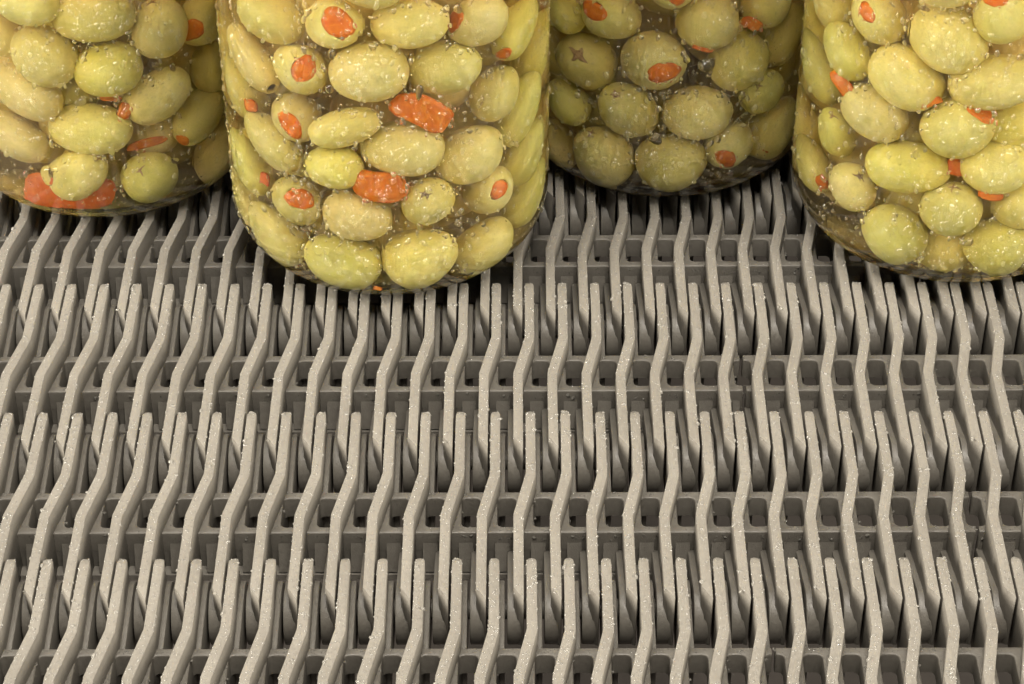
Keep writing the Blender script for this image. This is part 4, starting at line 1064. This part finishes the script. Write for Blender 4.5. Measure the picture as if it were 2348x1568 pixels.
['rightmost',[98.6,556.8,82.2],[-0.83,-0.55,-0.09],6.51,7.3,'O',2,'B'],
['rightmost',[94.6,536.0,57.4],[0.36,0.18,-0.91],6.48,7.46,'O',1,'F'],
['rightmost',[144.4,550.6,112.2],[0.37,-0.44,0.82],6.49,7.38,'O',2,'B'],
['rightmost',[122.3,518.6,116.0],[0.36,-0.72,-0.6],6.64,8.18,'O',2,'B'],
['rightmost',[125.6,550.4,12.2],[0.08,0.89,0.45],6.44,7.3,'O',2,'B'],
['rightmost',[109.8,562.4,55.2],[-0.18,0.89,-0.42],6.34,7.5,'O',0,'B'],
['rightmost',[98.0,553.6,51.7],[0.04,0.97,-0.26],7.1,8.05,'O',2,'B'],
['rightmost',[130.9,546.2,22.6],[-0.17,-0.81,-0.57],6.58,7.58,'O',2,'B'],
['rightmost',[99.1,565.7,117.4],[-0.7,0.68,0.23],6.77,8.09,'O',1,'B'],
['rightmost',[91.6,561.6,26.8],[-0.35,-0.11,0.93],7.14,8.76,'O',2,'B'],
['rightmost',[135.0,542.7,56.3],[-0.92,-0.31,-0.22],6.63,7.32,'O',2,'F'],
['rightmost',[129.4,528.9,29.3],[0.8,0.13,-0.59],6.91,8.05,'O',1,'F'],
['rightmost',[131.3,549.7,98.4],[0.71,-0.38,-0.6],6.66,8.13,'O',0,'B'],
['rightmost',[90.6,561.5,44.1],[-0.76,-0.64,-0.1],6.39,7.1,'O',2,'B'],
['rightmost',[104.3,552.1,113.5],[-0.55,-0.7,-0.46],7.28,8.09,'O',0,'B'],
['rightmost',[108.4,570.5,87.1],[0.46,0.71,-0.54],6.77,8.18,'O',0,'B'],
['rightmost',[99.2,533.0,82.8],[0.3,0.94,0.14],6.73,7.98,'P',2,'F'],
['rightmost',[135.7,562.6,94.5],[0.06,-0.32,0.94],6.79,8.28,'O',0,'B'],
['rightmost',[125.6,533.6,116.1],[0.39,0.1,0.91],7.09,8.84,'O',0,'B'],
['rightmost',[124.8,570.3,71.4],[0.97,-0.22,-0.14],7.07,8.72,'O',1,'B'],
['rightmost',[115.9,563.5,13.3],[-0.16,0.98,-0.15],6.68,7.56,'O',1,'B'],
['rightmost',[107.2,523.4,115.2],[0.18,0.02,-0.98],7.04,8.17,'O',0,'F'],
['rightmost',[108.5,567.4,106.7],[0.49,0.69,-0.53],6.31,7.52,'O',1,'B'],
['rightmost',[141.8,550.7,46.9],[-1.0,-0.09,0.02],6.36,7.59,'O',2,'B'],
['rightmost',[101.7,524.2,39.8],[-0.55,-0.83,0.12],6.45,7.13,'O',0,'F'],
['rightmost',[134.5,531.8,67.7],[-0.29,0.65,-0.7],6.33,7.05,'O',2,'F'],
['rightmost',[126.4,568.9,105.9],[-0.8,-0.58,-0.15],6.66,7.44,'O',2,'B'],
['rightmost',[117.4,550.7,78.6],[-0.65,-0.68,-0.33],6.4,7.62,'O',2,'B'],
['rightmost',[97.2,528.2,98.3],[0.9,0.43,-0.09],7.22,8.14,'P',1,'F'],
['rightmost',[87.1,537.9,113.3],[0.92,0.14,-0.36],7.13,8.03,'O',2,'F'],
['rightmost',[87.7,553.4,88.3],[0.67,0.32,0.67],6.43,7.98,'O',1,'B'],
['rightmost',[125.1,547.2,47.6],[-0.16,0.62,-0.76],6.53,7.51,'O',2,'B'],
['rightmost',[97.5,514.4,115.9],[0.27,-0.68,0.68],6.65,7.34,'O',1,'F'],
['rightmost',[118.3,571.5,50.4],[0.36,0.08,0.93],6.88,8.27,'O',2,'B'],
['rightmost',[120.0,536.1,42.7],[-0.47,0.48,0.74],6.35,7.17,'O',0,'F'],
['rightmost',[120.1,520.3,23.0],[-0.85,-0.08,-0.52],6.35,7.34,'O',2,'F']]
LOOSE = [
['front',[-22.8,501.7,58.5],[0.18,-0.94,0.28],[0.87,0.02,-0.49],15,7.6,2.2,'big loose orange pimiento piece in the middle of the front jar'],
['front',[-33.5,500.0,38.2],[0.02,-0.96,0.29],[1.0,0.02,-0.01],12.8,8.4,4.0,'boxy loose orange pimiento piece beside the star cut olive in the front jar'],
['front',[-63.0,516.5,51.1],[-0.48,-0.82,0.29],[0.88,-0.46,0.16],4.2,3.4,2,'small blurred pimiento bit at the left wall, middle of the front jar'],
['front',[-61.0,512.8,31.2],[-0.43,-0.85,0.3],[0.85,-0.49,-0.19],3,3.6,1.5,'dark pimiento scrap low on the left of the front jar'],
['front',[-35.3,498.2,7.4],[-0.0,-0.95,0.31],[0.99,-0.05,-0.16],2.2,1.5,1,'tiny pimiento crumb under the bottom olives of the front jar'],
['leftmost',[-118.7,535.4,11.9],[-0.02,-0.96,0.29],[1.0,-0.04,-0.06],22.5,10,2.0,'broad red pimiento slab lying at the bottom of the leftmost jar'],
['leftmost',[-101.6,536.0,36.3],[0.23,-0.93,0.28],[0.88,0.08,-0.46],3.4,5.0,1.5,'orange pimiento scrap between two olives in the middle of the leftmost jar'],
['leftmost',[-104.8,537.1,40.0],[0.19,-0.94,0.27],[0.98,0.16,-0.13],5,1.8,1.2,'thin orange pimiento shred under the olive with square highlights, leftmost jar'],
['leftmost',[-97.4,540.4,24.0],[0.31,-0.91,0.28],[0.93,0.35,0.13],11,2.6,1.6,'thin orange pimiento strip above the scarred bottom olive, leftmost jar'],
['leftmost',[-80.7,549.9,35.7],[0.57,-0.77,0.28],[0.82,0.56,-0.13],6.5,2.2,1.5,'dark red pimiento strip at the right wall of the leftmost jar'],
['rear',[59.1,547.0,55.0],[0.24,-0.93,0.27],[0.86,0.07,-0.51],6.5,3.0,1.5,'loose pimiento scrap at the upper right of the rear jar'],
['rear',[47.1,541.9,50.7],[0.06,-0.96,0.27],[0.96,-0.02,-0.3],5.5,1.5,1.2,'thin pimiento shred in the middle of the rear jar'],
['rear',[65.5,551.4,13.8],[0.36,-0.88,0.3],[0.87,0.21,-0.45],2.6,3.4,1.2,'dark red pimiento bit at the lower right wall of the rear jar'],
['rightmost',[82.9,520.9,53.0],[-0.58,-0.76,0.28],[0.53,-0.62,-0.57],8,4.6,1.6,'crushed red pimiento between two olives on the left of the rightmost jar'],
['rightmost',[101.2,506.8,57.6],[-0.28,-0.92,0.27],[0.88,-0.13,0.47],6.0,2.2,1.4,'thin orange pimiento strip in the middle of the rightmost jar'],
['rightmost',[117.5,504.6,31.6],[-0.05,-0.96,0.29],[0.97,-0.12,-0.2],6.2,2.6,1.4,'loose orange pimiento bit low on the right of the rightmost jar'],
['rightmost',[109.4,508.7,38.1],[-0.18,-0.94,0.28],[0.98,-0.17,0.05],4.5,5,1.6,'dark red pimiento bit deep in a gap of the rightmost jar'],
['rightmost',[77.7,548.2,21.9],[-0.91,-0.29,0.3],[0.41,-0.75,0.52],2.6,8,1.2,'upright orange pimiento strip at the left wall of the rightmost jar']]
rest = {k: [[], []] for k in JARS}
orng = np.random.default_rng(5)
for (key, p, ax, r, a, kind, tint, lab) in OLIVES:
    hole = 0.0
    if kind == 'P': hole = r * orng.uniform(0.46, 0.54)
    if lab.startswith('stuffed olive with the largest'): hole = r * 0.62
    if 'small low' in lab: hole = r * 0.38
    if 'sliver of pimiento' in lab or 'thin pimiento' in lab or 'narrow' in lab: hole = r * 0.36
    rot = Vector(ax).to_track_quat('Z', 'Y').to_matrix().to_4x4()
    rot = rot @ Matrix.Rotation(orng.uniform(0, 2 * pi), 4, 'Z')
    far = lab == 'B'
    gk = 1.08 if key == 'rear' else 1.12
    r *= gk; a *= gk - 0.02
    V, F, zr = olive_arrays(r, a, orng, hole if not far else 0.0, *((22, 30) if not far else (9, 14)))
    if far:
        base = len(rest[key][0]); off = Vector(p) - Vector((*JARS[key], 0))
        rest[key][0] += [tuple((rot @ Vector(v) + off) * MM) for v in V]
        rest[key][1] += [tuple(i + base for i in f) for f in F]
        continue
    me = mesh_from('green_olive', [(x * MM, y * MM, z * MM) for x, y, z in V], F, OLIVE)
    nm = 'stuffed_olive' if kind == 'P' else 'green_olive'
    o = link(nm, me)
    o.matrix_world = Matrix.Translation(Vector(p) * MM) @ rot
    T = TINTS[tint][int(orng.integers(0, 3))]; f = orng.uniform(0.9, 1.1)
    o.color = (T[0] * f, T[1] * f, T[2] * f, 1)
    if lab == 'F':
        if kind == 'P':
            lab = 'stuffed olive deep in the brine behind the front olives of the %s jar' % key
        else:
            lab = 'plain olive deep in the brine behind the front olives of the %s jar' % key
        tag(o, lab, 'olive', ('stuffed' if kind == 'P' else 'plain') + ' olives deep inside the %s jar' % key)
    else:
        tag(o, lab, 'olive', 'olives behind the glass of the %s jar' % key)
    if kind == 'P':
        V2, F2 = plug_mesh(hole * 1.07, orng)
        q = link('pimiento', mesh_from('pimiento', V2, F2, PIM), o, (0, 0, (zr + 0.22) * MM))
        if lab.startswith('stuffed olive with curved'): q.scale = (0.75, 1.1, 1)
    if kind == 'X':
        V2, F2 = star_mesh(r, a, orng, 5, 2.1, 0.34)
        link('pit_cut', mesh_from('pit_cut', V2, F2, PITDARK), o)
    if kind == 'S':
        V2, F2 = star_mesh(r, a, orng, 4, 2.0 if 'wide brown' not in lab else 3.4, 0.28 if 'wide brown' not in lab else 1.1)
        link('scar', mesh_from('scar', V2, F2, SCAR), o)
for key, (V, F) in rest.items():
    o = link('packed_olives', mesh_from('packed_olives', V, F, OLIVE), None, (JARS[key][0] * MM, JARS[key][1] * MM, 0))
    o.color = (0.66, 0.56, 0.19, 1)
    tag(o, 'mass of olives filling the back of the %s jar' % key, 'olives', None, 'stuff')

for key, p, n, u, w, h, t, lab in LOOSE:
    rng = np.random.default_rng(abs(int(p[0] * 10)) + 3)
    bm = bmesh.new()
    nx, ny = 14, 10
    grid = {}
    for s in (0, 1):
        for i in range(nx + 1):
            for j in range(ny + 1):
                x = w * (i / nx - 0.5); y = h * (j / ny - 0.5)
                y += 0.06 * h * sin(x / w * 5 + p[0]); x += 0.05 * w * sin(y / h * 3 + p[1])
                e = min(i, nx - i, 2) / 2; e2 = min(j, ny - j, 2) / 2
                cu = 2 * i / nx - 1; cv = 2 * j / ny - 1
                k_ = 1 - 0.16 * (cu * cu * cv * cv) ** 2 - 0.05 * (cu * cu * cv * cv)
                x *= k_; y *= k_
                z = (0.5 if s else -0.5) * t * (0.4 + 0.6 * math.sqrt(min(e, e2))) - 0.045 * x * x / max(1, w / 8) + 0.10 * t * sin(x * 0.6 + y * 0.5 + p[1])
                grid[s, i, j] = bm.verts.new((x, y, z))
    for s in (0, 1):
        for i in range(nx):
            for j in range(ny):
                q = [grid[s, i, j], grid[s, i + 1, j], grid[s, i + 1, j + 1], grid[s, i, j + 1]]
                bm.faces.new(q if s else q[::-1])
    for i in range(nx):
        for j in (0, ny):
            q = [grid[0, i, j], grid[0, i + 1, j], grid[1, i + 1, j], grid[1, i, j]]; bm.faces.new(q)
    for j in range(ny):
        for i in (0, nx):
            q = [grid[0, i, j], grid[0, i, j + 1], grid[1, i, j + 1], grid[1, i, j]]; bm.faces.new(q)
    bmesh.ops.recalc_face_normals(bm, faces=bm.faces)
    bmesh.ops.scale(bm, vec=(MM,) * 3, verts=bm.verts)
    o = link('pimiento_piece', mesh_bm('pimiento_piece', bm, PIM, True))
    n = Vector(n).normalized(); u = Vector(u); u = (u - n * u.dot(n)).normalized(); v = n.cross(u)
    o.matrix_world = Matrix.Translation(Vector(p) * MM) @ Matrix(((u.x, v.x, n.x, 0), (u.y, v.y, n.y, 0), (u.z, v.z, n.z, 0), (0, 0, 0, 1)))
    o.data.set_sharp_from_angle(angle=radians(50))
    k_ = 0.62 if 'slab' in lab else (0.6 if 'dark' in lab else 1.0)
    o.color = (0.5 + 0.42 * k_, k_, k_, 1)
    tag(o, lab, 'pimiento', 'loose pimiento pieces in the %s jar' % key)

# ------------------------------------------------------------------ droplets all over the belt
def belt_drops():
    rng = np.random.default_rng(3)
    PT = []; NM = []; RD = []; FL = []; ST = []
    path = [(0, -0.4), (0, -23.5), (-2.95, -37.4), (-2.95, -63.0)]
    segl = [math.dist(path[i], path[i + 1]) for i in range(3)]; tot = sum(segl)
    def along(s):
        s = s * tot
        x = np.zeros_like(s); y = np.zeros_like(s)
        acc = 0
        for i in range(3):
            q = np.clip((s - acc) / segl[i], 0, 1); m = (s >= acc)
            x = np.where(m, path[i][0] + (path[i + 1][0] - path[i][0]) * q, x)
            y = np.where(m, path[i][1] + (path[i + 1][1] - path[i][1]) * q, y); acc += segl[i]
        return x, y
    for r in range(RMIN, RMAX):
        for n in range(NMIN, NMAX + 1):
            if r >= 4 and rng.random() < 0.3: continue
            bx, by = n * W, r * P
            # top face and its edges
            k = int(rng.integers(380, 450)); s = rng.random(k); x, y = along(s)
            t = rng.uniform(-1.08, 1.08, k); ed = rng.random(k) < 0.22
            t = np.where(ed, np.sign(t) * 1.14, t)
            t = t * np.interp(-y, [0.3, 0.5, 1.0, 1.8, 3.0], [0.55, 0.62, 0.80, 0.95, 1.0])
            z = np.where(ed, -0.12, 0.0)
            z = np.where(y > -2.6, -0.95 * ((np.minimum(0, y) + 2.6) / 2.6) ** 2, z)
            rad = np.exp(rng.normal(math.log(0.125), 0.45, k)).clip(0.05, 0.42)
            big = rng.random(k) < 0.012; rad = np.where(big, rng.uniform(0.35, 0.6, k), rad)
            # fewer on the dry front ends
            rad = np.where((y < -50) & (rng.random(k) < 0.45), 0, rad)
            nx = np.where(ed, np.sign(t) * 0.8, 0); nz = np.where(ed, 0.6, 1.0)
            PT.append(np.stack([bx + x + t, by + y, z], 1)); NM.append(np.stack([nx, 0 * nx, nz], 1)); RD.append(rad)
            FL.append(rng.uniform(0.45, 0.75, k)); ST.append(rng.uniform(0.9, 1.2, k))
            # right and left walls
            for sd, kk in ((1, 90), (-1, 24)):
                s = rng.random(kk) * 0.97; x, y = along(s); z = -0.3 - rng.random(kk) ** 1.3 * 11
                mid = (y < -23) & (y > -38); z = np.where(mid, np.maximum(z, -5.8), z)
                rad = np.exp(rng.normal(math.log(0.10), 0.4, kk)).clip(0.05, 0.4)
                sl = np.where(mid, -0.21, 0.0)
                ok = (z > -11)
                PT.append(np.stack([bx + x + sd * 1.18, by + y, z], 1)[ok])
                NM.append(np.stack([sd * np.ones(kk), np.where(mid, sl * 1.0, 0), 0 * z], 1)[ok])
                RD.append(rad[ok]); FL.append(np.full(ok.sum(), 0.5)); ST.append(np.full(ok.sum(), 1.0))
            # bar top and front
            kk = 30; x = rng.uniform(1.2, 5.0, kk); y = rng.choice([-24.2, -36.0], kk) + rng.uniform(-0.7, 0.7, kk)
            rad = np.exp(rng.normal(math.log(0.11), 0.5, kk)).clip(0.05, 0.5)
            PT.append(np.stack([bx + x, by + y, np.full(kk, ZB)], 1)); NM.append(np.tile([[0, 0, 1.0]], (kk, 1))); RD.append(rad)
            FL.append(np.full(kk, 0.55)); ST.append(np.full(kk, 1.0))
            kk = 9; x = rng.uniform(0.6, 5.0, kk); z = rng.uniform(-8.8, -6.6, kk)
            rad = np.exp(rng.normal(math.log(0.15), 0.5, kk)).clip(0.06, 0.55)
            PT.append(np.stack([bx + x, np.full(kk, by - 37.2), z], 1)); NM.append(np.tile([[0, -1.0, 0]], (kk, 1))); RD.append(rad)
            FL.append(np.full(kk, 0.6)); ST.append(np.full(kk, 1.0))
            # struts
            kk = 8; x = rng.uniform(-3.0, -1.2, kk) + 2.2 * (rng.random(kk) < 0.5); y = rng.uniform(-35, -25.5, kk)
            rad = rng.uniform(0.08, 0.35, kk)
            PT.append(np.stack([bx + x, by + y, np.full(kk, ZB)], 1)); NM.append(np.tile([[0, 0, 1.0]], (kk, 1))); RD.append(rad)
            FL.append(np.full(kk, 0.7)); ST.append(np.full(kk, 1.0))
    PT = np.concatenate(PT); NM = np.concatenate(NM); RD = np.concatenate(RD); FL = np.concatenate(FL); ST = np.concatenate(ST)
    ok = RD > 0.04
    wx = PT[:, 0] + X0; wy = PT[:, 1] + Y0
    ok &= (wy > 330) & (wy < 640) & (np.abs(wx) < 130 + (wy - 400) * 0.2)
    for jx, jy in JARS.values():
        ok &= (np.hypot(wx - jx, wy - jy) > 30) | (PT[:, 2] < -1.0)
    NM = NM / np.linalg.norm(NM, axis=1, keepdims=True)
    print('belt drops', int(ok.sum()))
    return drops_mesh('water_droplets', PT[ok], NM[ok], RD[ok], ST[ok], FL[ok], rng, DROP_PALE)
d = link('water_droplets', belt_drops(), belt); d['kind'] = 'stuff'
